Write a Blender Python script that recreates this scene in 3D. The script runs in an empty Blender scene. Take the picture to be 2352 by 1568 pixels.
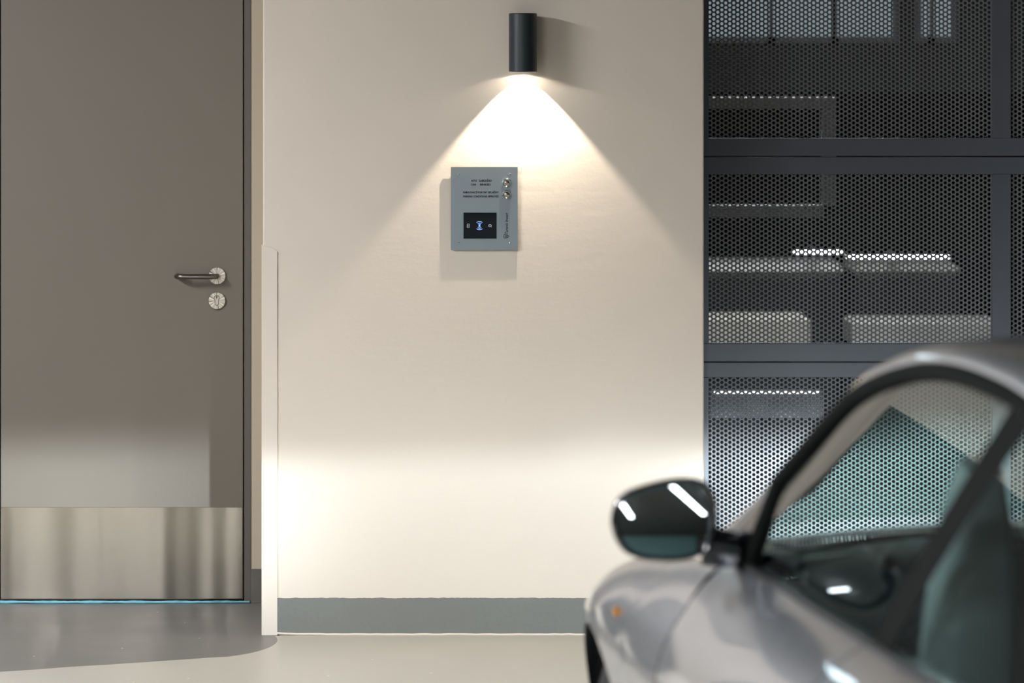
import bpy, math, random
import numpy as np
from mathutils import Vector, Matrix

random.seed(7)
sc = bpy.context.scene
COL = sc.collection
# ------------------------------------------------------------------ camera, world, exposure
FPX, CAMD, CAMH, PX0, PY0 = 8840.0, 11.6, 1.703, 1176.0, 160.0
cam_data = bpy.data.cameras.new('camera')
cam_data.sensor_width = 36.0
cam_data.lens = FPX * 36.0 / 2352.0
cam_data.shift_y = -(784.0 - PY0) / 2352.0
cam_data.clip_end = 100
cam_data.dof.use_dof = True
cam_data.dof.focus_distance = 11.6
cam_data.dof.aperture_fstop = 4.2
cam = bpy.data.objects.new('camera', cam_data)
cam.location = (0, -CAMD, CAMH)
cam.rotation_euler = (math.pi / 2, 0, 0)
COL.objects.link(cam)
sc.camera = cam
w = bpy.data.worlds.new('world')
sc.world = w
w.use_nodes = True
w.node_tree.nodes['Background'].inputs[0].default_value = (0.02, 0.024, 0.028, 1)
w.node_tree.nodes['Background'].inputs[1].default_value = 1.0
sc.view_settings.view_transform = 'Standard'
sc.view_settings.look = 'None'
sc.view_settings.gamma = 1
sc.view_settings.exposure = 0.0
sc.view_settings.use_curve_mapping = False
sc.cycles.max_bounces = 7
sc.cycles.diffuse_bounces = 4
sc.cycles.glossy_bounces = 4
sc.cycles.transmission_bounces = 4
sc.cycles.transparent_max_bounces = 8
sc.cycles.caustics_reflective = False
sc.cycles.caustics_refractive = False

CEIL = 2.75
TUBE_STRENGTH = 120.0          # ceiling luminaires
HEAD_POWER = 900.0            # low beams
LAMP_POWER = 37.0              # wall lamp
GLARE_POWER = 1.0
# ceiling luminaires: (x, y, length, angle, strength, words for the label)
LUMINAIRES = [(0.21, -12.7, 1.70, -81, 10.0, 'short pale strip light reflected at the left of the wing mirror'),
              (1.50, -11.88, 2.86, -65, 10.0, 'long pale strip light reflected across the top of the wing mirror'),
              (-3.3, -2.4, 1.5, 90, 500.0, 'ceiling strip light over the area in front of the grey door'),
              (-2.4, -6.2, 1.2, 90, 290.0, 'ceiling strip light of the driveway row, the one nearest the grey door'),
              (-2.4, -9.2, 1.2, 90, 290.0, 'ceiling strip light of the driveway row, second from the grey door'),
              (-2.4, -12.6, 1.2, 90, 290.0, 'ceiling strip light of the driveway row, third from the grey door')]


def at(px, py, y):
    """world point seen at photograph pixel (px, py) lying in the plane of depth y"""
    s = FPX / (y + CAMD)
    return Vector(((px - PX0) / s, y, CAMH - (py - PY0) / s))


def X(px, y):
    return (px - PX0) * (y + CAMD) / FPX


def Z(py, y):
    return CAMH - (py - PY0) * (y + CAMD) / FPX


# ------------------------------------------------------------------ materials
MATS = {}


def lin(r, g, b):
    def f(c):
        c /= 255.0
        return c / 12.92 if c <= 0.04045 else ((c + 0.055) / 1.055) ** 2.4
    return (f(r), f(g), f(b), 1.0)


class NT:
    """tiny node-tree helper"""

    def __init__(self, tree):
        self.t = tree

    def n(self, kind, **kw):
        nd = self.t.nodes.new(kind)
        for k, v in kw.items():
            if k.startswith('i_'):
                key = k[2:]
                key = int(key) if key.isdigit() else key.replace('_', ' ')
                nd.inputs[key].default_value = v
            else:
                setattr(nd, k, v)
        return nd

    def l(self, a, b):
        self.t.links.new(a, b)

    def m(self, op, a, b=None, c=None, clamp=False):
        nd = self.t.nodes.new('ShaderNodeMath')
        nd.operation = op
        nd.use_clamp = clamp
        for i, v in enumerate((a, b, c)):
            if v is None:
                continue
            if isinstance(v, (int, float)):
                nd.inputs[i].default_value = v
            else:
                self.t.links.new(v, nd.inputs[i])
        return nd.outputs[0]


def mat(name, color, rough=0.5, metal=0.0, coat=0.0, bump=None, var=None, aniso=None, spec=None, emit=None):
    """principled material with optional noise bump (scale, strength, distance) and colour variation (scale, amount)"""
    if name in MATS:
        return MATS[name]
    m = bpy.data.materials.new(name)
    m.use_nodes = True
    t = NT(m.node_tree)
    p = m.node_tree.nodes['Principled BSDF']
    p.inputs['Base Color'].default_value = color
    p.inputs['Roughness'].default_value = rough
    p.inputs['Metallic'].default_value = metal
    p.inputs['Coat Weight'].default_value = coat
    p.inputs['Coat Roughness'].default_value = 0.02
    if spec is not None:
        p.inputs['Specular IOR Level'].default_value = spec
    if emit:
        p.inputs['Emission Color'].default_value = emit[0]
        p.inputs['Emission Strength'].default_value = emit[1]
    tc = t.n('ShaderNodeTexCoord')
    if bump:
        nz = t.n('ShaderNodeTexNoise', i_Scale=bump[0], i_Detail=6.0, i_Roughness=0.6)
        t.l(tc.outputs['Object'], nz.inputs['Vector'])
        b = t.n('ShaderNodeBump', i_Strength=bump[1], i_Distance=bump[2])
        t.l(nz.outputs['Fac'], b.inputs['Height'])
        t.l(b.outputs['Normal'], p.inputs['Normal'])
    if var:
        nz = t.n('ShaderNodeTexNoise', i_Scale=var[0], i_Detail=4.0)
        t.l(tc.outputs['Object'], nz.inputs['Vector'])
        mix = t.n('ShaderNodeMix', data_type='RGBA')
        a = [c * (1 - var[1]) for c in color[:3]] + [1]
        bb = [min(1, c * (1 + var[1])) for c in color[:3]] + [1]
        mix.inputs[6].default_value = a
        mix.inputs[7].default_value = bb
        t.l(nz.outputs['Fac'], mix.inputs[0])
        t.l(mix.outputs[2], p.inputs['Base Color'])
    MATS[name] = m
    return m


def brushed(name, color, rough, stretch, amount=0.35, bump=0.08):
    """brushed metal: noise stretched along one axis modulates tone, roughness and bump"""
    m = mat(name, color, rough, 1.0)
    t = NT(m.node_tree)
    p = m.node_tree.nodes['Principled BSDF']
    tc = t.n('ShaderNodeTexCoord')
    mp = t.n('ShaderNodeMapping')
    mp.inputs['Scale'].default_value = stretch
    nz = t.n('ShaderNodeTexNoise', i_Scale=1.0, i_Detail=5.0, i_Roughness=0.65)
    t.l(tc.outputs['Object'], mp.inputs['Vector'])
    t.l(mp.outputs['Vector'], nz.inputs['Vector'])
    r = t.m('MULTIPLY_ADD', nz.outputs['Fac'], amount, rough - amount * 0.5)
    t.l(r, p.inputs['Roughness'])
    b = t.n('ShaderNodeBump', i_Strength=bump, i_Distance=0.002)
    t.l(nz.outputs['Fac'], b.inputs['Height'])
    t.l(b.outputs['Normal'], p.inputs['Normal'])
    return m


def emission(name, color, strength):
    m = bpy.data.materials.new(name)
    m.use_nodes = True
    nt = m.node_tree
    nt.nodes.clear()
    e = nt.nodes.new('ShaderNodeEmission')
    e.inputs[0].default_value = color
    e.inputs[1].default_value = strength
    o = nt.nodes.new('ShaderNodeOutputMaterial')
    nt.links.new(e.outputs[0], o.inputs[0])
    return m


def glass(name, tint, ior=1.5):
    """thin sheet glass: tinted transmission plus a Fresnel mirror reflection"""
    m = bpy.data.materials.new(name)
    m.use_nodes = True
    nt = m.node_tree
    nt.nodes.clear()
    tr = nt.nodes.new('ShaderNodeBsdfTransparent')
    tr.inputs[0].default_value = tint
    gl = nt.nodes.new('ShaderNodeBsdfGlossy')
    gl.inputs['Roughness'].default_value = 0.0
    gl.inputs[0].default_value = (0.95, 0.98, 1, 1)
    fr = nt.nodes.new('ShaderNodeFresnel')
    # the Fresnel node inverts the index on back faces; feed it the inverse there so both sides act alike
    geo = nt.nodes.new('ShaderNodeNewGeometry')
    mr = nt.nodes.new('ShaderNodeMapRange')
    mr.inputs[3].default_value = ior
    mr.inputs[4].default_value = 1.0 / ior
    nt.links.new(geo.outputs['Backfacing'], mr.inputs[0])
    nt.links.new(mr.outputs[0], fr.inputs[0])
    mx = nt.nodes.new('ShaderNodeMixShader')
    o = nt.nodes.new('ShaderNodeOutputMaterial')
    nt.links.new(fr.outputs[0], mx.inputs[0])
    nt.links.new(tr.outputs[0], mx.inputs[1])
    nt.links.new(gl.outputs[0], mx.inputs[2])
    nt.links.new(mx.outputs[0], o.inputs[0])
    return m


# plaster wall: warm off-white paint, roller texture and slight unevenness
def make_plaster():
    m = mat('plaster', (0.60, 0.535, 0.455, 1), 0.75)
    t = NT(m.node_tree)
    p = m.node_tree.nodes['Principled BSDF']
    tc = t.n('ShaderNodeTexCoord')
    n1 = t.n('ShaderNodeTexNoise', i_Scale=55.0, i_Detail=5.0, i_Roughness=0.6)
    n2 = t.n('ShaderNodeTexNoise', i_Scale=3.0, i_Detail=3.0)
    mp = t.n('ShaderNodeMapping')
    mp.inputs['Scale'].default_value = (3, 3, 14)
    t.l(tc.outputs['Object'], mp.inputs['Vector'])
    n3 = t.n('ShaderNodeTexNoise', i_Scale=2.0, i_Detail=4.0)
    t.l(mp.outputs['Vector'], n3.inputs['Vector'])
    for n in (n1, n2):
        t.l(tc.outputs['Object'], n.inputs['Vector'])
    h = t.m('ADD', t.m('MULTIPLY', n1.outputs['Fac'], 0.35), t.m('MULTIPLY', n3.outputs['Fac'], 0.5))
    b = t.n('ShaderNodeBump', i_Strength=0.55, i_Distance=0.0026)
    t.l(h, b.inputs['Height'])
    t.l(b.outputs['Normal'], p.inputs['Normal'])
    mix = t.n('ShaderNodeMix', data_type='RGBA')
    mix.inputs[6].default_value = (0.66, 0.585, 0.50, 1)
    mix.inputs[7].default_value = (0.70, 0.62, 0.53, 1)
    t.l(n2.outputs['Fac'], mix.inputs[0])
    t.l(mix.outputs[2], p.inputs['Base Color'])
    return m


# painted concrete floor: pale grey-beige coat, a darker coat with a rounded end in the doorway,
# white paint chips and dark specks
def make_floor():
    m = mat('floor_paint', (0.5, 0.46, 0.4, 1), 0.42)
    t = NT(m.node_tree)
    p = m.node_tree.nodes['Principled BSDF']
    g = t.n('ShaderNodeNewGeometry')
    sp = t.n('ShaderNodeSeparateXYZ')
    t.l(g.outputs['Position'], sp.inputs[0])
    x, y = sp.outputs[0], sp.outputs[1]
    # wobble of the hand-painted border
    nb = t.n('ShaderNodeTexNoise', i_Scale=6.0, i_Detail=2.0)
    t.l(g.outputs['Position'], nb.inputs['Vector'])
    wob = t.m('MULTIPLY_ADD', nb.outputs['Fac'], 0.03, -0.015)
    # border line: y = a + b*(x) for the front edge, rounded at the right end
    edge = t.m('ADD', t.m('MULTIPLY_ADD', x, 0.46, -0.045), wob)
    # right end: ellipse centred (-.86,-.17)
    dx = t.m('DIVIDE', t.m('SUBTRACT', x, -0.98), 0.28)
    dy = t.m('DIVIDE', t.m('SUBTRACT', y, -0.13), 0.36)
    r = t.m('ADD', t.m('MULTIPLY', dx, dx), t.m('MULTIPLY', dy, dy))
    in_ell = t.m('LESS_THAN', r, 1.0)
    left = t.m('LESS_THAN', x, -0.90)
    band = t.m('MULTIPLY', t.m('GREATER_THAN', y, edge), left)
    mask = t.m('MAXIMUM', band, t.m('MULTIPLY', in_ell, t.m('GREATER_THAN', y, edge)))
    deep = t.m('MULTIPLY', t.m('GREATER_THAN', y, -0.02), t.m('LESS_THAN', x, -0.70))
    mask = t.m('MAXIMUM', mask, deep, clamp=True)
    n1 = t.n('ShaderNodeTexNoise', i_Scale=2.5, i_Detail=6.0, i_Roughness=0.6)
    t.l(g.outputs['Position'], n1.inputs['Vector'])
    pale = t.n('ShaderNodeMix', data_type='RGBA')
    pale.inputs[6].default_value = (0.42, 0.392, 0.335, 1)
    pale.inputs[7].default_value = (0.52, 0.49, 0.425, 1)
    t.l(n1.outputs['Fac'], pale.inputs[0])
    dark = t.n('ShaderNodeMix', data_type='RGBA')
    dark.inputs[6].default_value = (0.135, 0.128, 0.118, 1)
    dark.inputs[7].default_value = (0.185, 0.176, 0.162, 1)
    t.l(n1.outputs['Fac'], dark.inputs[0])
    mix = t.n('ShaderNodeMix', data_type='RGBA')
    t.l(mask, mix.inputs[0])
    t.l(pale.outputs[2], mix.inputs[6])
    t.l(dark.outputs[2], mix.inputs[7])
    # chips
    vo = t.n('ShaderNodeTexVoronoi', i_Scale=9.0)
    t.l(g.outputs['Position'], vo.inputs['Vector'])
    chip = t.m('LESS_THAN', vo.outputs['Distance'], 0.035)
    chipm = t.n('ShaderNodeMix', data_type='RGBA')
    chipm.inputs[7].default_value = (0.8, 0.78, 0.7, 1)
    t.l(chip, chipm.inputs[0])
    t.l(mix.outputs[2], chipm.inputs[6])
    vo2 = t.n('ShaderNodeTexVoronoi', i_Scale=13.0)
    t.l(g.outputs['Position'], vo2.inputs['Vector'])
    sp2 = t.m('LESS_THAN', vo2.outputs['Distance'], 0.022)
    sm = t.n('ShaderNodeMix', data_type='RGBA')
    sm.inputs[7].default_value = (0.12, 0.11, 0.1, 1)
    t.l(sp2, sm.inputs[0])
    t.l(chipm.outputs[2], sm.inputs[6])
    t.l(sm.outputs[2], p.inputs['Base Color'])
    rr = t.m('MULTIPLY_ADD', n1.outputs['Fac'], 0.25, 0.28)
    t.l(rr, p.inputs['Roughness'])
    b = t.n('ShaderNodeBump', i_Strength=0.12, i_Distance=0.003)
    t.l(n1.outputs['Fac'], b.inputs['Height'])
    t.l(b.outputs['Normal'], p.inputs['Normal'])
    return m


M_PLASTER = make_plaster()
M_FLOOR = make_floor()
M_GUARD = mat('guard_paint', (0.69, 0.61, 0.525, 1), 0.6, bump=(40, 0.1, 0.001))
M_BASE = mat('skirting_paint', (0.155, 0.160, 0.145, 1), 0.55, bump=(26, 0.5, 0.004), var=(5, 0.12))
M_CONC = mat('concrete', (0.14, 0.142, 0.14, 1), 0.85, bump=(12, 0.3, 0.003), var=(2, 0.2))
M_CEIL = mat('ceiling_paint', (0.10, 0.105, 0.105, 1), 0.9, var=(2, 0.1))
M_DOOR = mat('door_paint', (0.156, 0.134, 0.106, 1), 0.42, bump=(220, 0.06, 0.0005), var=(3, 0.04))
M_FRAME = mat('frame_paint', (0.10, 0.088, 0.075, 1), 0.5, bump=(90, 0.06, 0.0005))
M_GAP = mat('dark_gap', (0.006, 0.007, 0.007, 1), 0.9)
M_STEEL = brushed('brushed_steel', (0.34, 0.312, 0.262, 1), 0.12, (3, 3, 500), 0.02, 0.0)
_p = M_STEEL.node_tree.nodes['Principled BSDF']
_p.inputs['Anisotropic'].default_value = 1.0
_p.inputs['Anisotropic Rotation'].default_value = 0.25
_t = M_STEEL.node_tree.nodes.new('ShaderNodeTangent')
_t.direction_type = 'RADIAL'
_t.axis = 'Z'
M_STEEL.node_tree.links.new(_t.outputs[0], _p.inputs['Tangent'])
# the thin sheet is slightly wavy, so it smears what it mirrors into upright streaks
_h = NT(M_STEEL.node_tree)
_c = _h.n('ShaderNodeTexCoord')
_m = _h.n('ShaderNodeMapping')
_m.inputs['Scale'].default_value = (8.5, 0.0, 0.35)
_z = _h.n('ShaderNodeTexNoise', i_Scale=1.0, i_Detail=0.5)
_h.l(_c.outputs['Object'], _m.inputs['Vector'])
_h.l(_m.outputs['Vector'], _z.inputs['Vector'])
_b = _h.n('ShaderNodeBump', i_Strength=1.0, i_Distance=0.0042)
_h.l(_z.outputs['Fac'], _b.inputs['Height'])
_h.l(_b.outputs['Normal'], _p.inputs['Normal'])
M_ROSE = mat('turned_steel', (0.72, 0.66, 0.57, 1), 0.28, 1.0)
M_LEVER = mat('lever_steel', (0.20, 0.175, 0.155, 1), 0.3, 1.0)
M_CHROME = mat('chrome', (0.85, 0.84, 0.82, 1), 0.12, 1.0)
M_BRASS = mat('lock_metal', (0.60, 0.55, 0.47, 1), 0.35, 1.0)
M_STRIP_BLUE = mat('blue_threshold_strip', (0.15, 0.38, 0.46, 1), 0.6, bump=(120, 0.6, 0.002), var=(26, 0.45))
M_PLATE = brushed('panel_steel', (0.27, 0.315, 0.335, 1), 0.42, (6, 6, 700), 0.12, 0.03)
M_BLACK = mat('black_plastic', (0.004, 0.006, 0.008, 1), 0.25, spec=0.25)
M_INK = mat('engraved_black', (0.006, 0.006, 0.007, 1), 0.8, spec=0.1)
M_ICON = mat('grey_icon', (0.45, 0.48, 0.5, 1), 0.5)
M_BLUE = emission('blue_symbol', (0.22, 0.38, 1.0, 1), 2.0)
M_LAMP = mat('lamp_anthracite', (0.018, 0.026, 0.030, 1), 0.42, bump=(600, 0.1, 0.0004))
M_LAMPRIM = mat('lamp_rim', (0.75, 0.73, 0.70, 1), 0.35)
M_LED = emission('led_white', (1.0, 0.93, 0.82, 1), 14.0)
M_GATE = mat('gate_anthracite', (0.102, 0.113, 0.139, 1), 0.42, bump=(150, 0.05, 0.0006), var=(2, 0.08))
M_MESH = mat('gate_mesh_anthracite', (0.178, 0.186, 0.198, 1), 0.38)
M_TUBE = emission('tube_light', (0.93, 0.97, 1.0, 1), TUBE_STRENGTH)


# ------------------------------------------------------------------ mesh helpers
def link(name, verts, faces, m=None, parent=None, smooth=False, uv=None):
    me = bpy.data.meshes.new(name)
    me.from_pydata([tuple(v) for v in verts], [], faces)
    me.validate()
    me.update()
    o = bpy.data.objects.new(name, me)
    COL.objects.link(o)
    if m:
        me.materials.append(m)
    if smooth:
        me.polygons.foreach_set('use_smooth', [True] * len(me.polygons))
    if parent:
        o.parent = parent
    return o


def tag(o, label, cat, group=None):
    o['label'] = label
    o['category'] = cat
    if group:
        o['group'] = group
    return o


def struct(o, label=None):
    o['kind'] = 'structure'
    if label:
        o['label'] = label
    return o


def empty(name, loc=(0, 0, 0)):
    o = bpy.data.objects.new(name, None)
    o.empty_display_size = 0.1
    o.location = loc
    COL.objects.link(o)
    return o


class MB:
    """collects geometry for one mesh"""

    def __init__(self):
        self.v, self.f = [], []

    def add(self, vs, fs):
        n = len(self.v)
        self.v += [tuple(v) for v in vs]
        self.f += [tuple(i + n for i in f) for f in fs]
        return self

    def box(self, x0, x1, y0, y1, z0, z1):
        vs = [(x0, y0, z0), (x1, y0, z0), (x1, y1, z0), (x0, y1, z0), (x0, y0, z1), (x1, y0, z1), (x1, y1, z1), (x0, y1, z1)]
        return self.add(vs, [(0, 3, 2, 1), (4, 5, 6, 7), (0, 1, 5, 4), (1, 2, 6, 5), (2, 3, 7, 6), (3, 0, 4, 7)])

    def bevbox(self, x0, x1, y0, y1, z0, z1, b=0.003):
        """box whose twelve edges are chamfered by b"""
        vs, fs = [], []
        pts = {}
        for ix, xx in enumerate((x0, x1)):
            for iy, yy in enumerate((y0, y1)):
                for iz, zz in enumerate((z0, z1)):
                    sx, sy, sz = (1 - 2 * ix), (1 - 2 * iy), (1 - 2 * iz)
                    for ax in range(3):
                        p = [xx + sx * b, yy + sy * b, zz + sz * b]
                        p[ax] = (xx, yy, zz)[ax]
                        pts[(ix, iy, iz, ax)] = len(vs)
                        vs.append(p)
        for ax in range(3):
            for s in (0, 1):
                o = [a for a in range(3) if a != ax]
                q = []
                for (u, v) in ((0, 0), (1, 0), (1, 1), (0, 1)):
                    k = [0, 0, 0]
                    k[ax] = s
                    k[o[0]] = u
                    k[o[1]] = v
                    q.append(pts[(k[0], k[1], k[2], ax)])
                fs.append(tuple(q))
        for ax in range(3):
            o = [a for a in range(3) if a != ax]
            for u in (0, 1):
                for v in (0, 1):
                    k0, k1 = [0, 0, 0], [0, 0, 0]
                    k0[o[0]] = k1[o[0]] = u
                    k0[o[1]] = k1[o[1]] = v
                    k1[ax] = 1
                    fs.append((pts[(*k0, o[0])], pts[(*k1, o[0])], pts[(*k1, o[1])], pts[(*k0, o[1])]))
        for ix in (0, 1):
            for iy in (0, 1):
                for iz in (0, 1):
                    fs.append(tuple(pts[(ix, iy, iz, a)] for a in range(3)))
        return self.add(vs, fs)

    def grid(self, rows, close_u=False, close_v=False):
        n, k = len(rows), len(rows[0])
        vs = [p for r in rows for p in r]
        fs = []
        for i in range(n if close_u else n - 1):
            for j in range(k if close_v else k - 1):
                a, b = i, (i + 1) % n
                c, d = j, (j + 1) % k
                fs.append((a * k + c, a * k + d, b * k + d, b * k + c))
        return self.add(vs, fs)

    def fan(self, ring):
        return self.add(ring, [tuple(range(len(ring)))])

    def lathe(self, prof, axis, origin, seg=48):
        """prof: (radius, height along axis)"""
        ax = Vector(axis).normalized()
        t = Vector((0, 0, 1)) if abs(ax.z) < 0.9 else Vector((1, 0, 0))
        e1 = ax.cross(t).normalized()
        e2 = ax.cross(e1)
        o = Vector(origin)
        rows = []
        for r, h in prof:
            rows.append([o + ax * h + (e1 * math.cos(a) + e2 * math.sin(a)) * r for a in [2 * math.pi * i / seg for i in range(seg)]])
        return self.grid(rows, close_v=True)

    def tube(self, path, r, seg=12, caps=True, flat=None):
        path = [Vector(p) for p in path]
        rows = []
        prev = None
        for i, p in enumerate(path):
            a = path[max(0, i - 1)]
            b = path[min(len(path) - 1, i + 1)]
            t = (b - a).normalized()
            if prev is None:
                u = t.cross(Vector((0, 0, 1)))
                if u.length < 1e-3:
                    u = t.cross(Vector((1, 0, 0)))
                u.normalize()
            else:
                u = (prev - t * prev.dot(t)).normalized()
            prev = u
            v = t.cross(u)
            rr = r(i / (len(path) - 1)) if callable(r) else r
            rows.append([p + (u * math.cos(q) + v * math.sin(q)) * rr for q in [2 * math.pi * k / seg for k in range(seg)]])
        self.grid(rows, close_v=True)
        if caps:
            self.fan(rows[0][::-1])
            self.fan(rows[-1])
        return self

    def build(self, name, m, parent=None, smooth=False):
        return link(name, self.v, self.f, m, parent, smooth)


def autosmooth(o, ang=40):
    """smooth shading with sharp edges above the angle"""
    import bmesh
    bm = bmesh.new()
    bm.from_mesh(o.data)
    bmesh.ops.remove_doubles(bm, verts=bm.verts, dist=1e-5)
    bmesh.ops.recalc_face_normals(bm, faces=bm.faces)
    for f in bm.faces:
        f.smooth = True
    for e in bm.edges:
        if len(e.link_faces) == 2 and e.calc_face_angle(0) > math.radians(ang):
            e.smooth = False
    bm.to_mesh(o.data)
    bm.free()
    return o


def box(name, x0, x1, y0, y1, z0, z1, m, parent=None, b=0.0):
    mb = MB()
    if b > 0:
        mb.bevbox(x0, x1, y0, y1, z0, z1, b)
    else:
        mb.box(x0, x1, y0, y1, z0, z1)
    return autosmooth(mb.build(name, m, parent), 20)


def text_mesh(s, name, size, m, parent, matrix, width=None, extrude=0.0002, shear=0.0, bold=0.0):
    cu = bpy.data.curves.new(name, 'FONT')
    cu.body = s
    cu.size = size
    cu.extrude = extrude
    cu.shear = shear
    cu.offset = bold
    cu.resolution_u = 3
    ob = bpy.data.objects.new(name + '_curve', cu)
    COL.objects.link(ob)
    dg = bpy.context.evaluated_depsgraph_get()
    me = bpy.data.meshes.new_from_object(ob.evaluated_get(dg))
    bpy.data.objects.remove(ob)
    bpy.data.curves.remove(cu)
    co = np.zeros(len(me.vertices) * 3)
    me.vertices.foreach_get('co', co)
    co = co.reshape(-1, 3)
    x0, x1 = co[:, 0].min(), co[:, 0].max()
    co[:, 0] -= x0
    if width:
        co[:, 0] *= width / (x1 - x0)
    me.vertices.foreach_set('co', co.ravel())
    me.transform(matrix)
    me.materials.clear()
    me.materials.append(m)
    me.name = name
    o = bpy.data.objects.new(name, me)
    COL.objects.link(o)
    o.parent = parent
    return o


# ------------------------------------------------------------------ the setting
REC = 0.70                     # depth of the door recess behind the pier front
GY = 0.60                      # plane of the gate
PX_L, PX_R = X(604, 0), X(1617, 0)

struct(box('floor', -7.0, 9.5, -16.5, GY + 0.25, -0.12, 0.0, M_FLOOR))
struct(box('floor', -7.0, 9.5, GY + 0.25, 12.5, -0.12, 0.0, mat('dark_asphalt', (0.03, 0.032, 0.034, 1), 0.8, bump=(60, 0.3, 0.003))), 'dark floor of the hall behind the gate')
struct(box('ceiling', -7.0, 9.5, -16.5, 12.5, CEIL, CEIL + 0.15, M_CEIL))
struct(box('wall_front', PX_L, PX_R, 0.0, REC + 0.25, 0.0, CEIL, M_PLASTER, b=0.004))
# recessed wall: beyond the door frame on both sides and above
DX0, DX1 = X(2, REC), X(558.5, REC)          # door leaf
FRX = X(577, REC)                            # frame outer edge, right
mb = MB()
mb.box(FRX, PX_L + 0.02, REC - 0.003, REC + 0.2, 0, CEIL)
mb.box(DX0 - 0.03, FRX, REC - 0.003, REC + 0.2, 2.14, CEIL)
struct(mb.build('wall_recess', mat('shaded_recess_paint', (0.46, 0.40, 0.30, 1), 0.8, bump=(50, 0.2, 0.002))))  # yellower paint, also darkened to stand in for the shade of the recess
struct(box('wall_corner', -7.0, DX0 - 0.03, REC - 0.003, REC + 0.2, 0, CEIL, M_PLASTER))
struct(box('dark_reflect_panel', -7.0, -1.96, REC - 0.005, REC - 0.002, 0, 1.70, mat('dark_reflect_paint', (0.035, 0.036, 0.034, 1), 0.8)))  # unseen dark panel, added to darken what the car's side window reflects
struct(box('wall_left', -7.15, -7.0, -16.5, 12.5, 0, CEIL, M_CONC))
struct(box('wall_right', 9.5, 9.65, -16.5, 12.5, 0, CEIL, M_CONC))
struct(box('wall_rear', -7.0, 9.5, -16.65, -16.5, 0, CEIL, M_CONC))
struct(box('teal_reflect_panel', -0.45, 2.55, -16.5, -16.46, 0, 2.70, mat('teal_reflect_paint', (0.22, 0.40, 0.42, 1), 0.5), b=0.01), 'unseen teal panel on the rear wall, added for the wing mirror reflection')  # teal panel added only to give the wing mirror a tone to reflect
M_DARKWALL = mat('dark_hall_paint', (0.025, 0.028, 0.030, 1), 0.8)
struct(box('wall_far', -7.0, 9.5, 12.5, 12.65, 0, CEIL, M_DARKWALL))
GX1 = X(2322, GY) + 0.897 + 0.06            # right end of the gate
struct(box('wall_side', GX1, 9.5, 0.0, GY + 0.2, 0, CEIL, M_PLASTER))
struct(box('wall_above', PX_R - 0.001, GX1 + 0.001, 0.0, GY + 0.2, 2.42, CEIL, M_PLASTER))


def ragged(x0, x1, z0, z1, y0, y1, n, jt, jb):
    """painted skirting band with hand-cut upper and lower edges"""
    top, bot = [], []
    a = b = 0
    for i in range(n + 1):
        a = a * 0.6 + random.uniform(-jt, jt)
        b = b * 0.6 + random.uniform(-jb, jb)
        xx = x0 + (x1 - x0) * i / n
        top.append((xx, z1 + a))
        bot.append((xx, max(0.0005, z0 + abs(b))))
    vs, fs = [], []
    for (xx, zt), (_, zb) in zip(top, bot):
        vs += [(xx, y0, zb), (xx, y0, zt), (xx, y1, zt), (xx, y1, zb)]
    for i in range(n):
        k = 4 * i
        for j in range(4):
            fs.append((k + j, k + (j + 1) % 4, k + 4 + (j + 1) % 4, k + 4 + j))
    fs += [(0, 1, 2, 3), (4 * n + 3, 4 * n + 2, 4 * n + 1, 4 * n)]
    return vs, fs


v, f_ = ragged(X(636, 0), PX_R, 0.0, Z(1372.5, 0), -0.0025, 0.002, 240, 0.0007, 0.0022)
struct(link('baseboard_front', v, f_, M_BASE))
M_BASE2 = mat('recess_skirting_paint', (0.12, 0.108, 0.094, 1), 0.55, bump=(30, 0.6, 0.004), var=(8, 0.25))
v, f_ = ragged(FRX - 0.001, PX_L + 0.02, 0.0, Z(1306, REC), REC - 0.006, REC, 20, 0.0006, 0.001)
struct(link('baseboard_recess', v, f_, M_BASE2))
# pale sealant bead along the foot of the pier
mb = MB()
path = []
for i in range(60):
    t = i / 59
    path.append((X(637, 0) + t * (X(1600, 0) - X(637, 0)), -0.004 + random.uniform(-.001, .001), 0.0015 + random.uniform(0, 0.0015) + 0.003 * math.exp(-t * 14)))
mb.tube(path, 0.0035, 6)
struct(mb.build('trim_2', M_GUARD, smooth=True))

# corner guard: L-shaped painted profile with a clipped upper corner
gx0, gx1 = X(602.5, 0), X(637, 0)
gz0, gz1, gz2 = 0.0, Z(577, 0), Z(562, 0)
mb = MB()
prof = [(gx0, gz0), (gx1, gz0), (gx1, gz1), (gx1 - 0.012, gz1 + 0.009), (gx0, gz2)]
yf, yb = -0.0035, 0.0005
n = len(prof)
mb.add([(a, yf, b) for a, b in prof] + [(a, yb, b) for a, b in prof], [tuple(range(n)), tuple(range(2 * n - 1, n - 1, -1))] + [(i, i + n, (i + 1) % n + n, (i + 1) % n) for i in range(n)])
mb.box(gx0 - 0.002, gx0 + 0.0006, yf + 0.0012, 0.05, gz0, gz2)
cg = autosmooth(mb.build('corner_guard', M_GUARD), 25)
tag(cg, 'pale painted corner strip up the left edge of the pier beside the grey door', 'corner strip')

# ------------------------------------------------------------------ the door
d_root = empty('door_1', ((DX0 + DX1) / 2, REC, 0))
struct(d_root, 'grey brown steel door with lever handle and metal kick plate')
DZ0, DZ1 = Z(1376, REC), 2.10


def under(o, root):
    """parent keeping the world position (roots are unrotated)"""
    o.parent = root
    o.matrix_parent_inverse = Matrix.Translation(root.location).inverted()
    return o


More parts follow.
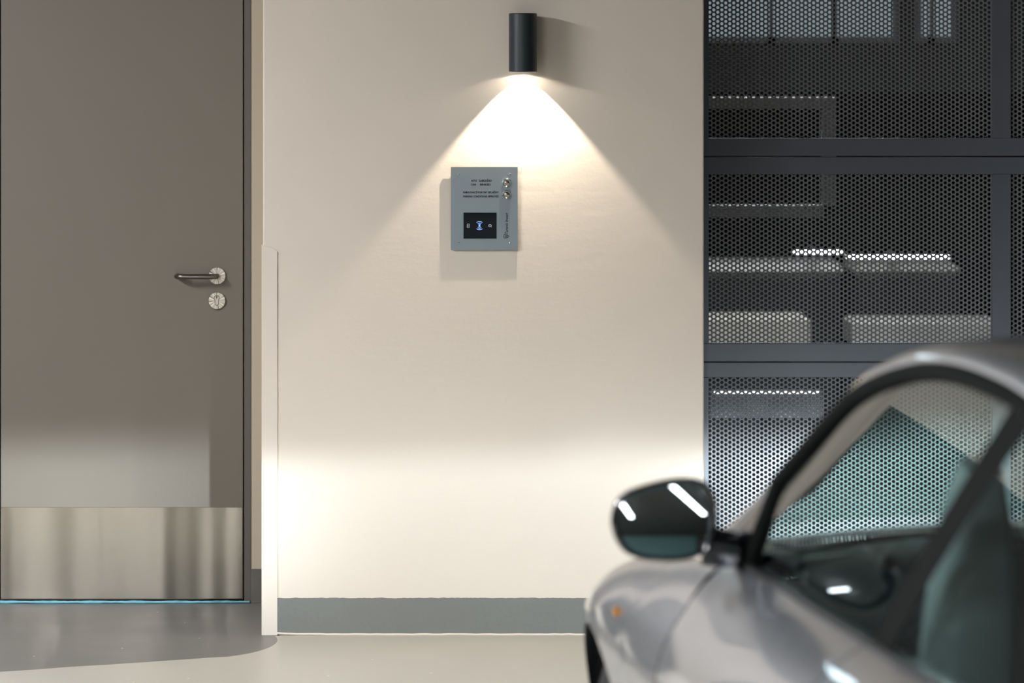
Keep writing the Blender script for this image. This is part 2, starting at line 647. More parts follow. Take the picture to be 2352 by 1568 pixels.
leaf = under(box('door_leaf', DX0, DX1, REC - 0.002, REC + 0.04, DZ0, DZ1, M_DOOR, b=0.0015), d_root)
back = under(box('door_rebate', DX0 - 0.03, FRX - 0.002, REC + 0.042, REC + 0.09, 0.0, 2.13, M_GAP), d_root)
fr = MB()
fx0 = X(561, REC)
fr.bevbox(fx0, FRX, REC - 0.006, REC + 0.09, 0.0, 2.14, 0.0015)
fr.bevbox(DX0 - 0.03, DX0 - 0.003, REC - 0.006, REC + 0.09, 0.0, 2.14, 0.0015)
fr.bevbox(DX0 - 0.003, fx0, REC - 0.006, REC + 0.09, 2.103, 2.14, 0.0015)
frame = under(autosmooth(fr.build('door_frame', M_FRAME), 20), d_root)
# kick plate with rounded corners
kx0, kx1, kz0, kz1 = X(2, REC), X(557, REC), Z(1374, REC), Z(1164.5, REC)


def rrect(x0, x1, z0, z1, r, seg=5):
    pts = []
    for cx, cz, a0 in ((x1 - r, z0 + r, -90), (x1 - r, z1 - r, 0), (x0 + r, z1 - r, 90), (x0 + r, z0 + r, 180)):
        for i in range(seg + 1):
            a = math.radians(a0 + 90 * i / seg)
            pts.append((cx + r * math.cos(a), cz + r * math.sin(a)))
    return pts


def slab(pts, y0, y1, bev=0.0):
    """extruded xz outline, front at y0 (towards the camera)"""
    mb = MB()
    n = len(pts)
    cx = sum(p[0] for p in pts) / n
    cz = sum(p[1] for p in pts) / n
    rings = []
    if bev > 0:
        sx = max(abs(p[0] - cx) for p in pts)
        sz = max(abs(p[1] - cz) for p in pts)
        rings.append([(cx + (a - cx) * (1 - bev / sx), y0, cz + (b - cz) * (1 - bev / sz)) for a, b in pts])
        rings.append([(a, y0 + bev, b) for a, b in pts])
    else:
        rings.append([(a, y0, b) for a, b in pts])
    rings.append([(a, y1, b) for a, b in pts])
    mb.grid(rings, close_v=True)
    mb.fan(rings[0])
    mb.fan(rings[-1][::-1])
    return mb


kp = under(autosmooth(slab(rrect(kx0, kx1, kz0, kz1, 0.006), REC - 0.0038, REC - 0.002, 0.0004).build('kick_plate', M_STEEL), 20), d_root)
kp['label'] = 'brushed metal kick plate across the foot of the door'
# pale blue strip along the threshold
mb = MB()
path = [(DX0 - 0.02 + (X(574, REC) - DX0 + 0.02) * i / 80, REC - 0.012 + random.uniform(-.0012, .0012), 0.0045 + random.uniform(-.0006, .0006)) for i in range(81)]
mb.tube(path, lambda t: 0.0042 + 0.0008 * math.sin(t * 37), 10)
seal = under(mb.build('threshold_strip', M_STRIP_BLUE, smooth=True), d_root)
seal['label'] = 'pale blue strip under the door'


# handle
def ring_disc(mb, cx, cz, y, r, th, inner=0.0):
    prof = [(inner, th), (r - 0.0012, th), (r, th - 0.0012), (r, 0)]
    mb.lathe(prof, (0, -1, 0), (cx, y, cz), 56)
    return mb


yd = REC - 0.002
hx, hz = X(499, REC), Z(633, REC)
ROSE_R = 19.6 * (REC + CAMD) / FPX
hroot = empty('door_handle', (hx, yd, hz))
hroot = under(hroot, d_root)
hroot.location = (hx, yd, hz)


def radial_sheen(m):
    """turned (radially brushed) finish for the rosettes, its sheen painted as colour wedges"""
    t = NT(m.node_tree)
    p = m.node_tree.nodes['Principled BSDF']
    tc = t.n('ShaderNodeTexCoord')
    sp = t.n('ShaderNodeSeparateXYZ')
    t.l(tc.outputs['Object'], sp.inputs[0])
    ang = t.m('ARCTAN2', sp.outputs[2], sp.outputs[0])
    cmb = t.n('ShaderNodeCombineXYZ')
    t.l(t.m('MULTIPLY', ang, 1.7), cmb.inputs[0])
    nz = t.n('ShaderNodeTexNoise', i_Scale=2.4, i_Detail=4.0)
    t.l(cmb.outputs[0], nz.inputs['Vector'])
    rr = t.m('MULTIPLY_ADD', nz.outputs['Fac'], 0.5, 0.08)
    t.l(rr, p.inputs['Roughness'])
    mx = t.n('ShaderNodeMix', data_type='RGBA')  # bright and dark wedges of brushed sheen, put into the colour
    mx.inputs[6].default_value = (0.36, 0.32, 0.27, 1)
    mx.inputs[7].default_value = (0.92, 0.85, 0.74, 1)
    rmp = t.n('ShaderNodeMapRange', i_1=0.38, i_2=0.62)
    t.l(nz.outputs['Fac'], rmp.inputs[0])
    t.l(rmp.outputs[0], mx.inputs[0])
    t.l(mx.outputs[2], p.inputs['Base Color'])


radial_sheen(M_ROSE)


def local(mbuild, name, m, parent, origin, ang=35):
    """mesh with its own origin, so that object coordinates are centred on it"""
    o = mbuild.build(name, m)
    o.data.transform(Matrix.Translation(-Vector(origin)))
    autosmooth(o, ang)
    chain = Vector((0, 0, 0))
    p = parent
    o.parent = parent
    o.matrix_parent_inverse = Matrix.Identity(4)
    o.location = Vector(origin)
    return o


# everything below the door root is placed in the root's space
def door_part(mbuild, name, m, origin, parent=None, ang=35):
    o = local(mbuild, name, m, None, origin, ang)
    root = parent or d_root
    o.parent = root
    off = Vector(d_root.location) if parent is None else WORLD[parent.name]
    o.location = Vector(origin) - off
    WORLD[o.name] = Vector(origin)
    return o


WORLD = {}
bpy.data.objects.remove(hroot)
# lever: return-to-door round bar
r = 6.2 * (REC + CAMD) / FPX * 1.0
xe = X(402, REC) + r
yo = yd - 0.052
path = [(hx, yd, hz), (hx, yd - 0.034, hz)]
for i in range(1, 9):
    a = math.pi / 2 * i / 8
    path.append((hx - 0.018 * (1 - math.cos(a)), yd - 0.034 - 0.018 * math.sin(a), hz))
path.append((xe + 0.02, yo, hz))
for i in range(1, 9):
    a = math.pi / 2 * i / 8
    path.append((xe + 0.02 - 0.02 * math.sin(a), yo + 0.02 * (1 - math.cos(a)), hz))
path.append((xe, yd - 0.012, hz))
mb = MB()
mb.tube(path, r, 20)
lever = door_part(mb, 'door_handle', M_LEVER, (hx, yd, hz), ang=60)
lever['label'] = 'dark metal lever handle'
rose = door_part(ring_disc(MB(), hx, hz, yd, ROSE_R, 0.008), 'handle_rosette', M_ROSE, (hx, yd, hz), ang=30)
# lock escutcheon with euro-profile cylinder
lx, lz = X(498.5, REC), Z(690, REC)
esc = door_part(ring_disc(MB(), lx, lz, yd, ROSE_R, 0.008), 'lock_escutcheon', M_ROSE, (lx, yd, lz), ang=30)
s = (REC + CAMD) / FPX


def keyhole_outline(cx, cz, rr, wb, drop):
    pts = []
    a0 = math.asin(wb / rr)
    for i in range(25):
        a = -math.pi / 2 + a0 + (2 * math.pi - 2 * a0) * i / 24
        pts.append((cx + rr * math.cos(a), cz + rr * math.sin(a)))
    for i in range(9):
        a = math.pi + math.pi * i / 8
        pts.append((cx + wb * math.cos(a), cz - drop + wb * math.sin(a)))
    return pts


cz0 = lz + 6.0 * s
ko = keyhole_outline(lx, cz0, 6.6 * s, 4.6 * s, 12.5 * s)
ki = keyhole_outline(lx, cz0, 5.5 * s, 3.6 * s, 12.5 * s)
rim = door_part(slab(ko, yd - 0.0086, yd - 0.0079), 'cylinder_opening', M_GAP, (lx, yd, lz), esc)
cyl = door_part(slab(ki, yd - 0.0095, yd - 0.0079, 0.0003), 'lock_cylinder', M_BRASS, (lx, yd, lz), esc)
mb = MB()
mb.add([(lx - 1.8 * s, yd - 0.0098, cz0 + 4.4 * s), (lx + 1.8 * s, yd - 0.0098, cz0 + 4.4 * s), (lx, yd - 0.0098, cz0 - 3 * s),
        (lx - 1.8 * s, yd - 0.009, cz0 + 4.4 * s), (lx + 1.8 * s, yd - 0.009, cz0 + 4.4 * s), (lx, yd - 0.009, cz0 - 3 * s)],
       [(0, 2, 1), (3, 4, 5), (0, 1, 4, 3), (1, 2, 5, 4), (2, 0, 3, 5)])
door_part(mb, 'keyway', M_GAP, (lx, yd, lz), esc)

# ------------------------------------------------------------------ wall lamp
lcx, lcy = X(1201, -0.1), -0.062
lz1, lz0 = Z(30, -0.1), Z(165, -0.1)
LR = 32.3 * 11.5 / FPX
lamp = empty('wall_lamp', (lcx, 0, lz0))
tag(lamp, 'dark cylindrical downlight on the pale wall above the keypad panel', 'wall lamp')


def place(o, root):
    o.parent = root
    o.matrix_parent_inverse = Matrix.Translation(-Vector(root.location))
    return o


mb = MB()
mb.lathe([(0.0, lz1), (LR - 0.002, lz1), (LR, lz1 - 0.002), (LR, lz0 + 0.0012), (LR - 0.0012, lz0), (LR - 0.0035, lz0),
          (LR - 0.0035, lz0 + 0.052), (0.0, lz0 + 0.052)], (0, 0, 1), (lcx, lcy, 0), 64)
place(autosmooth(mb.build('housing', M_LAMP), 35), lamp)
mb = MB()
mb.lathe([(LR - 0.0036, lz0 - 0.0008), (LR - 0.0036, lz0 + 0.012), (LR - 0.0048, lz0 + 0.012), (LR - 0.0048, lz0 - 0.0008), (LR - 0.0036, lz0 - 0.0008)], (0, 0, 1), (lcx, lcy, 0), 64)
place(autosmooth(mb.build('lamp_rim', M_LAMPRIM), 35), lamp)
mb = MB()
mb.lathe([(0.0, lz0 + 0.047), (0.014, lz0 + 0.047), (0.014, lz0 + 0.0518), (0.0, lz0 + 0.0518)], (0, 0, 1), (lcx, lcy, 0), 32)
place(autosmooth(mb.build('led_module', M_LED), 35), lamp)
mb = MB()
mb.bevbox(lcx - 0.022, lcx + 0.022, lcy + LR - 0.004, -0.0005, lz0 + 0.04, lz1 - 0.03, 0.002)
place(autosmooth(mb.build('wall_bracket', M_LAMP), 25), lamp)


def point(name, loc, power, radius, color, parent=None):
    ld = bpy.data.lights.new(name, 'POINT')
    ld.energy = power
    ld.shadow_soft_size = radius
    ld.color = color
    o = bpy.data.objects.new(name, ld)
    COL.objects.link(o)
    o.location = loc
    if parent:
        place(o, parent)
    return o


WARM = (1.0, 0.90, 0.76)
point('lamp_beam', (lcx, lcy, lz0 + 0.0445), LAMP_POWER, 0.0025, WARM, lamp)
point('lamp_spill', (lcx, lcy, lz0 + 0.0115), LAMP_POWER * 0.014, 0.003, WARM, lamp)

# ------------------------------------------------------------------ keypad / card reader panel
PY = -0.0085                                   # front face of the plate
pnl = empty('intercom_panel', (X(1112, PY), 0, Z(478, PY)))
tag(pnl, 'steel intercom panel with two round buttons and blue lit card reader', 'intercom panel')
ps = (PY + CAMD) / FPX
px0, px1, pz0, pz1 = X(1035.5, PY), X(1189, PY), Z(574, PY), Z(383.5, PY)
wx0, wx1, wz0, wz1 = X(1064.5, PY), X(1141, PY), Z(548, PY), Z(488, PY)   # reader window
mb = MB()
xs = [px0, wx0, wx1, px1]
zs = [pz0, wz0, wz1, pz1]
for yy, flip in ((PY, False), (PY + 0.0025, True)):
    vs = [(a, yy, b) for b in zs for a in xs]
    fs = []
    for j in range(3):
        for i in range(3):
            if i == 1 and j == 1:
                continue
            q = (j * 4 + i, j * 4 + i + 1, j * 4 + i + 5, j * 4 + i + 4)
            fs.append(q[::-1] if flip else q)
    mb.add(vs, fs)
for (a0, a1, b0, b1) in ((px0, px1, pz0, pz1), (wx0, wx1, wz0, wz1)):
    r0 = [(a0, PY, b0), (a1, PY, b0), (a1, PY, b1), (a0, PY, b1)]
    r1 = [(p[0], PY + 0.0025, p[2]) for p in r0]
    mb.grid([r0, r1], close_v=True)
place(autosmooth(mb.build('face_plate', M_PLATE), 25), pnl)
place(box('back_box', px0 + 0.014, px1 - 0.0005, PY + 0.0025, 0.001, pz0 + 0.0005, pz1 - 0.004, M_PLATE), pnl)
rdr = place(box('card_reader', wx0 + 0.0006, wx1 - 0.0006, PY + 0.0012, PY + 0.0024, wz0 + 0.0006, wz1 - 0.0006, M_BLACK), pnl)
mb = MB()
for (a0, a1, b0, b1) in ((wx0 - 0.0007, wx1 + 0.0007, wz0 - 0.0009, wz0 + 0.0001), (wx0 - 0.0007, wx1 + 0.0007, wz1 - 0.0001, wz1 + 0.0006),
                         (wx0 - 0.0007, wx0 + 0.0001, wz0, wz1), (wx1 - 0.0001, wx1 + 0.0007, wz0, wz1)):
    mb.box(a0, a1, PY - 0.0005, PY + 0.001, b0, b1)
bz = place(mb.build('reader_bezel', M_CHROME), pnl)
# blue contactless symbol: dot and three arcs above and below
sx, sz = X(1101.3, PY), Z(518, PY)
mb = MB()
ys = PY + 0.0011


def arc_strip(cx, cz, r, half, th, a_mid, seg=14):
    out, inn = [], []
    for i in range(seg + 1):
        a = a_mid - half + 2 * half * i / seg
        out.append((cx + (r + th / 2) * math.cos(a), ys - 0.0003, cz + (r + th / 2) * math.sin(a)))
        inn.append((cx + (r - th / 2) * math.cos(a), ys - 0.0003, cz + (r - th / 2) * math.sin(a)))
    o2 = [(p[0], ys + 0.0002, p[2]) for p in out]
    i2 = [(p[0], ys + 0.0002, p[2]) for p in inn]
    mb.grid([inn, out, o2, i2], close_u=True)


for r_, hf, th in ((3.0, 50, 0.95), (6.0, 44, 1.1), (9.5, 42, 1.35)):
    for mid in (90, -90):
        arc_strip(sx, sz, r_ * ps, math.radians(hf), th * ps, math.radians(mid))
mb.lathe([(0.0, 0.0003), (1.9 * ps, 0.0003), (1.9 * ps, -0.0002)], (0, -1, 0), (sx, ys, sz), 16)
sym = place(mb.build('contactless_symbol', M_BLUE), pnl)
mb = MB()
ix, iz = X(1075.5, PY), Z(518.5, PY)


def ring_outline(cx, cz, hw, hh, r, th):
    o = rrect(cx - hw, cx + hw, cz - hh, cz + hh, r)
    i = rrect(cx - hw + th, cx + hw - th, cz - hh + th, cz + hh - th, max(r - th, 0.0001))
    mb.grid([[(a, ys - 0.0002, b) for a, b in i], [(a, ys - 0.0002, b) for a, b in o]], close_v=True)


ring_outline(ix, iz, 2.9 * ps, 4.6 * ps, 0.9 * ps, 0.9 * ps)
mb.box(ix - 0.6 * ps, ix + 0.5 * ps, ys - 0.0003, ys, iz - 1.6 * ps, iz + 2.4 * ps)
mb.box(ix - 1.4 * ps, ix + 0.5 * ps, ys - 0.0003, ys, iz - 2.0 * ps, iz - 1.2 * ps)
place(mb.build('card_icon', M_ICON), pnl)
mb = MB()
ix, iz = X(1125.5, PY), Z(518, PY)
ring_outline(ix, iz, 3.7 * ps, 2.7 * ps, 2.4 * ps, 1.0 * ps)
mb.box(ix - 0.9 * ps, ix + 0.9 * ps, ys - 0.0003, ys, iz - 0.5 * ps, iz + 0.6 * ps)
mb.box(ix + 2.6 * ps, ix + 3.5 * ps, ys - 0.0003, ys, iz - 3.8 * ps, iz - 2.9 * ps)
place(mb.build('key_icon', M_ICON), pnl)
# screws
for i, (sxp, syp) in enumerate(((1053.5, 400), (1171, 400), (1053.3, 557), (1171, 557.5))):
    cx, cz = X(sxp, PY), Z(syp, PY)
    mb = MB()
    mb.lathe([(0.0, 0.0036), (0.0012, 0.0036), (0.0022, 0.003), (0.0031, 0.0012), (0.0033, 0.0)], (0, -1, 0), (cx, PY, cz), 20)
    scw = place(autosmooth(mb.build('screw', M_CHROME), 50), pnl)
    mb = MB()
    mb.lathe([(0.0, 0.00375), (0.0011, 0.00375), (0.0011, 0.0034)], (0, -1, 0), (cx, PY, cz), 6)
    so = mb.build('screw_socket', M_GAP)
    so.parent = scw
    so.matrix_parent_inverse = scw.matrix_parent_inverse.copy()
    so.matrix_parent_inverse = Matrix.Translation(-Vector(pnl.location)) @ Matrix.Identity(4)
    so.matrix_parent_inverse = Matrix.Identity(4)
# buttons
for i, (bxp, byp) in enumerate(((1164, 420), (1164, 447))):
    cx, cz = X(bxp, PY), Z(byp, PY)
    R = 10.6 * ps
    mb = MB()
    mb.lathe([(0.62 * R, 0.0085), (0.7 * R, 0.0095), (0.86 * R, 0.0095), (R, 0.0065), (R, 0.0)], (0, -1, 0), (cx, PY, cz), 40)
    bt = place(autosmooth(mb.build('push_button', M_CHROME), 28), pnl)
    mb = MB()
    mb.lathe([(0.0, 0.0098), (0.3 * R, 0.0095), (0.6 * R, 0.0082), (0.62 * R, 0.0060)], (0, -1, 0), (cx, PY, cz), 40)
    cp = autosmooth(mb.build('button_cap', M_ROSE), 28)
    cp.parent = bt
# engraved writing
YT = PY - 0.0001


def engrave(s_, px_l, px_r, py_base, cap_px, name='engraved_lettering'):
    mtx = Matrix.Translation((X(px_l, YT), YT, Z(py_base, YT))) @ Matrix.Rotation(math.pi / 2, 4, 'X')
    return place(text_mesh(s_, name, cap_px * ps / 0.73, M_INK, pnl, mtx, (px_r - px_l) * ps, 0.0001, bold=0.0003), pnl)


engrave('AUTO', 1082.2, 1095, 416.8, 4.4)
engrave('ZABRZDĚNO', 1100, 1129.3, 416.8, 4.4)
engrave('CAR', 1082.2, 1094, 425.6, 4.2)
engrave('BRAKED', 1102.8, 1127, 425.6, 4.2)
engrave('PARKOVACÍ POKYNY SPLNĚNY', 1064, 1145.6, 443.6, 4.2)
engrave('PARKING CONDITIONS APPROVED', 1064, 1145.8, 453.0, 4.2)
mtx = Matrix.Translation((X(1166.8, YT), YT, Z(537.2, YT))) @ Matrix.Rotation(math.pi / 2, 4, 'X') @ Matrix.Rotation(math.pi / 2, 4, 'Z')
place(text_mesh('Taranis Invest', 'printed_name', 7.0 * ps / 0.73, M_INK, pnl, mtx, 48.5 * ps, 0.0001, shear=0.25, bold=0.00014), pnl)
# shield emblem, lying on its side like the lettering
mb = MB()
cx, cz = X(1163.3, PY), Z(542.5, PY)


def shield(k):
    pts = []
    raw = [(-5.9, -4.4), (-4.6, -4.9), (1.5, -4.2), (7.2, 0.0), (1.5, 4.2), (-4.6, 4.9), (-5.9, 4.4), (-6.3, 0)]
    for a, b in raw:
        pts.append((cx + a * ps * k, cz + b * ps * k))
    return pts


mb.grid([[(a, YT, b) for a, b in shield(0.80)], [(a, YT, b) for a, b in shield(1.0)]], close_v=True)
for r0, r1 in ((2.3, 3.3), (0.0, 1.1)):
    ri = [(cx + r0 * ps * math.cos(a), YT, cz + r0 * ps * math.sin(a)) for a in [2 * math.pi * i / 20 for i in range(20)]]
    ro = [(cx + r1 * ps * math.cos(a), YT, cz + r1 * ps * math.sin(a)) for a in [2 * math.pi * i / 20 for i in range(20)]]
    mb.grid([ri, ro], close_v=True)
for i in range(4):
    a = math.pi / 4 + i * math.pi / 2
    c, s_ = math.cos(a), math.sin(a)
    mb.add([(cx + ps * (q * c - p * s_), YT, cz + ps * (q * s_ + p * c)) for q, p in ((3.0, -.4), (4.2, -.4), (4.2, .4), (3.0, .4))], [(0, 1, 2, 3)])
place(mb.build('shield_emblem', M_INK), pnl)

# ------------------------------------------------------------------ perforated sectional gate
PITCH = 0.01463
HR = 0.00488


def perforated(name, x0, x1, z0, z1, yf, th=0.0015):
    """perforated sheet: hexagonal cells, each with a twelve-sided punched hole"""
    sx = PITCH * math.sqrt(3) / 2
    nx = int((x1 - x0) / sx) + 2
    nz = int((z1 - z0) / PITCH) + 2
    ang = np.arange(12) * (2 * np.pi / 12)
    apo = PITCH / 2
    # hexagon with flat top/bottom neighbours: corners at 0,60,..; mid-edges at 30,90,..
    rad = np.where(np.arange(12) % 2 == 0, apo / math.cos(math.pi / 6), apo)
    out = np.stack([rad * np.cos(ang), rad * np.sin(ang)], 1)
    inn = np.stack([HR * np.cos(ang), HR * np.sin(ang)], 1)
    cx, cz = [], []
    for i in range(nx):
        for j in range(nz):
            a = x0 + i * sx
            b = z0 + j * PITCH + (PITCH / 2 if i % 2 else 0)
            if a <= x1 + 0.006 and b <= z1 + 0.007:
                cx.append(a)
                cz.append(b)
    cx, cz = np.array(cx), np.array(cz)
    n = len(cx)
    V = np.zeros((n, 36, 3), np.float32)
    for k, (ring, y) in enumerate(((out, yf), (inn, yf), (inn, yf + th))):
        V[:, 12 * k:12 * k + 12, 0] = cx[:, None] + ring[None, :, 0]
        V[:, 12 * k:12 * k + 12, 1] = y
        V[:, 12 * k:12 * k + 12, 2] = cz[:, None] + ring[None, :, 1]
    q = []
    for i in range(12):
        j = (i + 1) % 12
        q.append((i, j, 12 + j, 12 + i))
        q.append((12 + i, 12 + j, 24 + j, 24 + i))
    q = np.array(q)
    Fc = (q[None] + (np.arange(n) * 36)[:, None, None]).reshape(-1, 4)
    me = bpy.data.meshes.new(name)
    me.vertices.add(n * 36)
    me.vertices.foreach_set('co', V.ravel())
    me.loops.add(len(Fc) * 4)
    me.loops.foreach_set('vertex_index', Fc.ravel().astype(np.int32))
    me.polygons.add(len(Fc))
    me.polygons.foreach_set('loop_start', (np.arange(len(Fc)) * 4).astype(np.int32))
    me.update(calc_edges=True)
    me.validate()
    me.materials.append(M_MESH)
    return me


gate = empty('perforated_gate', (1.5, GY, 0))
tag(gate, 'dark grey sectional garage gate with perforated metal infill behind the silver car', 'garage gate')
GL = 0.52
mx0, mx1 = X(1628, GY), X(2278.5, GY)          # first panel opening
nx0 = X(2322, GY)                              # second panel opening
nx1 = nx0 + (mx1 - mx0)
joints = [2.40, Z(-112, GY), Z(359.5, GY), Z(831, GY), 0.012]
sheet_cache = {}
for i in range(4):
    zt, zb = joints[i] - 0.0015, joints[i + 1] + 0.0018
    rt = 0.0545 * 1.038
    rb = 0.0548 * 1.038
    mb = MB()
    mb.bevbox(GL, GX1, GY, GY + 0.04, zt - (0.048 if i == 3 else rt - 0.002), zt, 0.0016)
    place(autosmooth(mb.build('section_rail', M_GATE), 20), gate)
    mb = MB()
    mb.bevbox(GL, GX1, GY, GY + 0.04, zb, zb + rb, 0.0016)
    place(autosmooth(mb.build('section_rail', M_GATE), 20), gate)
    zt2 = zt - (0.048 if i == 3 else rt - 0.002)
    zb2 = zb + rb
    for (a, b) in ((GL, mx0), (mx1, nx0), (nx1, GX1)):
        mb = MB()
        mb.bevbox(a, b, GY, GY + 0.04, zb2 - 0.0003, zt2 + 0.0003, 0.0012)
        place(autosmooth(mb.build('section_stile', M_GATE), 20), gate)
    for (a, b) in ((mx0, mx1), (nx0, nx1)):
        key = round(zt2 - zb2, 4)
        # sheet starts half a hole in from the opening, tucked behind the frame
        if key not in sheet_cache:
            sheet_cache[key] = (perforated('perforated_sheet', mx0 + 0.004, mx1 + 0.004, zb2 + 0.004, zt2 + 0.004, GY + 0.014), mx0, zb2)
        me, bx, bz_ = sheet_cache[key]
        o = bpy.data.objects.new('perforated_sheet', me)
        COL.objects.link(o)
        o.parent = gate
        o.matrix_parent_inverse = Matrix.Translation(-Vector(gate.location))
        o.location = (a - bx, 0, zb2 - bz_)
mb = MB()
mb.box(GL - 0.0, GX1, GY + 0.002, GY + 0.03, 0.0, 0.0135)
place(mb.build('bottom_seal', M_GAP), gate)

# ------------------------------------------------------------------ what shows through the gate
M_PALE = mat('pale_paint', (0.55, 0.54, 0.5, 1), 0.4)
M_PIPE = mat('grey_pipe', (0.26, 0.27, 0.28, 1), 0.5)
M_WIN = emission('lit_pane', (0.62, 0.78, 0.86, 1), 0.33)
YW = 6.0
for i, (a, b) in enumerate(((1600, 1768), (1776, 1912), (1924, 2050), (2118, 2136), (2146, 2186))):
    z0_, z1_ = Z(84, YW), 2.6
    x0_, x1_ = X(a, YW), X(b, YW)
    wn = struct(box('window_%d' % (i + 1), x0_ - 0.03, x1_ + 0.03, YW + 0.02, YW + 0.06, z0_ - 0.03, z1_ + 0.03, M_GATE))
    pane = box('window_pane', x0_, x1_, YW + 0.012, YW + 0.02, z0_, z1_, M_WIN)
    pane.parent = wn
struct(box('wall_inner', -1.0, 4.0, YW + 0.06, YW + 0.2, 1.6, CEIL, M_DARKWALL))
# rectangular grey tube frame
YP = 2.2
fr_ = MB()
fr_.bevbox(X(1560, YP), X(1921, YP), YP, YP + 0.05, Z(250, YP), Z(222, YP), 0.004)
fr_.bevbox(X(1888, YP), X(1921, YP), YP, YP + 0.05, Z(500, YP), Z(250, YP), 0.004)
fr_.bevbox(X(1560, YP), X(1921, YP), YP, YP + 0.05, Z(500, YP), Z(470, YP), 0.004)
fr_.bevbox(X(1560, YP), X(1590, YP), YP, YP + 0.05, 0.0, Z(250, YP), 0.004)
tf = autosmooth(fr_.build('tube_frame', M_PIPE), 20)
tag(tf, 'grey rectangular tube frame standing just behind the gate, seen through the upper panels', 'frame')
# light strips and the pale boxes they light
YL = 4.2


def strip(pa, pb, py, hpx, name, label):
    root = empty(name, at((pa + pb) / 2, py, YL))
    x0_, x1_ = X(pa, YL), X(pb, YL)
    z_ = Z(py, YL)
    h = hpx / 2 * (YL + CAMD) / FPX
    b = box('light_body', x0_ - 0.01, x1_ + 0.01, YL + h * 0.5, YL + h * 2.5, z_ - h, z_ + h, M_PALE)
    place(b, root)
    mb = MB()
    mb.tube([(x0_, YL, z_), (x1_, YL, z_)], h, 12)
    place(mb.build('light_tube', M_TUBE2, smooth=True), root)
    mb = MB()
    mb.box((x0_ + x1_) / 2 - 0.008, (x0_ + x1_) / 2 + 0.008, YL + h * 2.5, YL + 0.38, z_ - h, z_ + h)
    place(mb.build('light_arm', M_PIPE), root)
    tag(root, label, 'light', 'light strips behind the gate')


M_TUBE2 = emission('strip_light', (0.9, 0.96, 1.0, 1), 11.0)
strip(1826, 1934, 579, 9, 'light_strip', 'shorter bright white light strip seen through the middle gate panel')
strip(1948, 2178, 590, 9, 'light_strip', 'longer bright white light strip seen through the middle gate panel')


def pale_box(a, b, t, u, name, m=M_PALE, y=YL + 0.38, d=0.5, floor=True, bev=0.02):
    mb = MB()
    mb.bevbox(X(a, y), X(b, y), y, y + d, Z(u, y), Z(t, y), bev)
    return autosmooth(mb.build(name, m), 20)


cab = empty('steel_cabinet', (X(1800, YL + .38), YL + 0.6, 0))
tag(cab, 'pale low cabinet with rounded white edge, blurred behind the middle gate panel on the left', 'cabinet')
place(pale_box(1600, 1942, 604, 640, 'cabinet_top', mat('white_paint', (0.8, 0.8, 0.78, 1), 0.35), bev=0.03), cab)
place(box('cabinet_body', X(1600, YL + .38), X(1932, YL + .38), YL + 0.40, YL + 0.86, 0.0, Z(640, YL + .38), M_GAP), cab)
cab2 = empty('steel_cabinet', (X(2080, YL + .38), YL + 0.6, 0))
tag(cab2, 'pale low cabinet behind the middle gate panel, right of the one with the brighter edge', 'cabinet')
place(pale_box(1958, 2210, 606, 640, 'cabinet_top', M_PALE, bev=0.03), cab2)
place(box('cabinet_body', X(1966, YL + .38), X(2202, YL + .38), YL + 0.40, YL + 0.86, 0.0, Z(640, YL + .38), M_GAP), cab2)
YB = 3.75
pb = pale_box(1600, 1862, 730, 792, 'crate_body', mat('cream_paint', (0.66, 0.62, 0.54, 1), 0.6), YB, 0.4, bev=0.01)
o = empty('crate', (X(1731, YB), YB + 0.2, 0))
place(pb, o)
pb.name = 'crate_body'
place(box('stand', X(1605, YB), X(1857, YB), YB + 0.02, YB + 0.38, 0.0, Z(791, YB), M_GAP), o)
tag(o, 'cream box seen through the lower left of the middle gate panel', 'box')
o2 = empty('crate', (X(2127, YB), YB + 0.2, 0))
place(pale_box(1955, 2300, 738, 794, 'crate_body', M_PALE, YB, 0.4, bev=0.01), o2)
place(box('stand', X(1960, YB), X(2295, YB), YB + 0.02, YB + 0.38, 0.0, Z(793, YB), M_GAP), o2)
tag(o2, 'grey box seen through the lower right of the middle gate panel', 'box')
root = empty('light_strip', at(1760, 901, 1.6))
YS = 1.6
mb = MB()
mb.tube([(X(1640, YS), YS, Z(901, YS)), (X(1882, YS), YS, Z(901, YS))], 0.005, 10)
place(mb.build('light_tube', emission('dim_strip', (1, 0.97, 0.9, 1), 1.6), smooth=True), root)
place(box('light_body', X(1630, YS), X(1890, YS), YS + 0.006, YS + 0.02, Z(960, YS), Z(895, YS), M_GATE), root)
place(box('light_arm', X(1750, YS), X(1770, YS), YS + 0.02, YS + 0.06, 0.0, Z(930, YS), M_GAP), root)
tag(root, 'thin dim light strip seen through the lowest gate panel left of the car', 'light', 'light strips behind the gate')
# ceiling lamps of the hall; the nearer one is added to brighten the boxes
for i, (x_, y_) in enumerate(((0.8, 8.5), (1.1, 2.75))):
    root = empty('hall_light', (x_, y_, CEIL))
    place(box('fixture_body', x_ - 0.6, x_ + 0.6, y_ - 0.05, y_ + 0.05, CEIL - 0.05, CEIL, M_PALE), root)
    place(box('diffuser', x_ - 0.58, x_ + 0.58, y_ - 0.04, y_ + 0.04, CEIL - 0.062, CEIL - 0.05, emission('hall_diffuser_%d' % i, (0.94, 0.97, 1, 1), (9.0, 170.0)[i])), root)
    tag(root, 'ceiling light of the hall behind the gate, ' + ('farther in' if i == 0 else 'nearer the gate and added to brighten the boxes'), 'ceiling light')

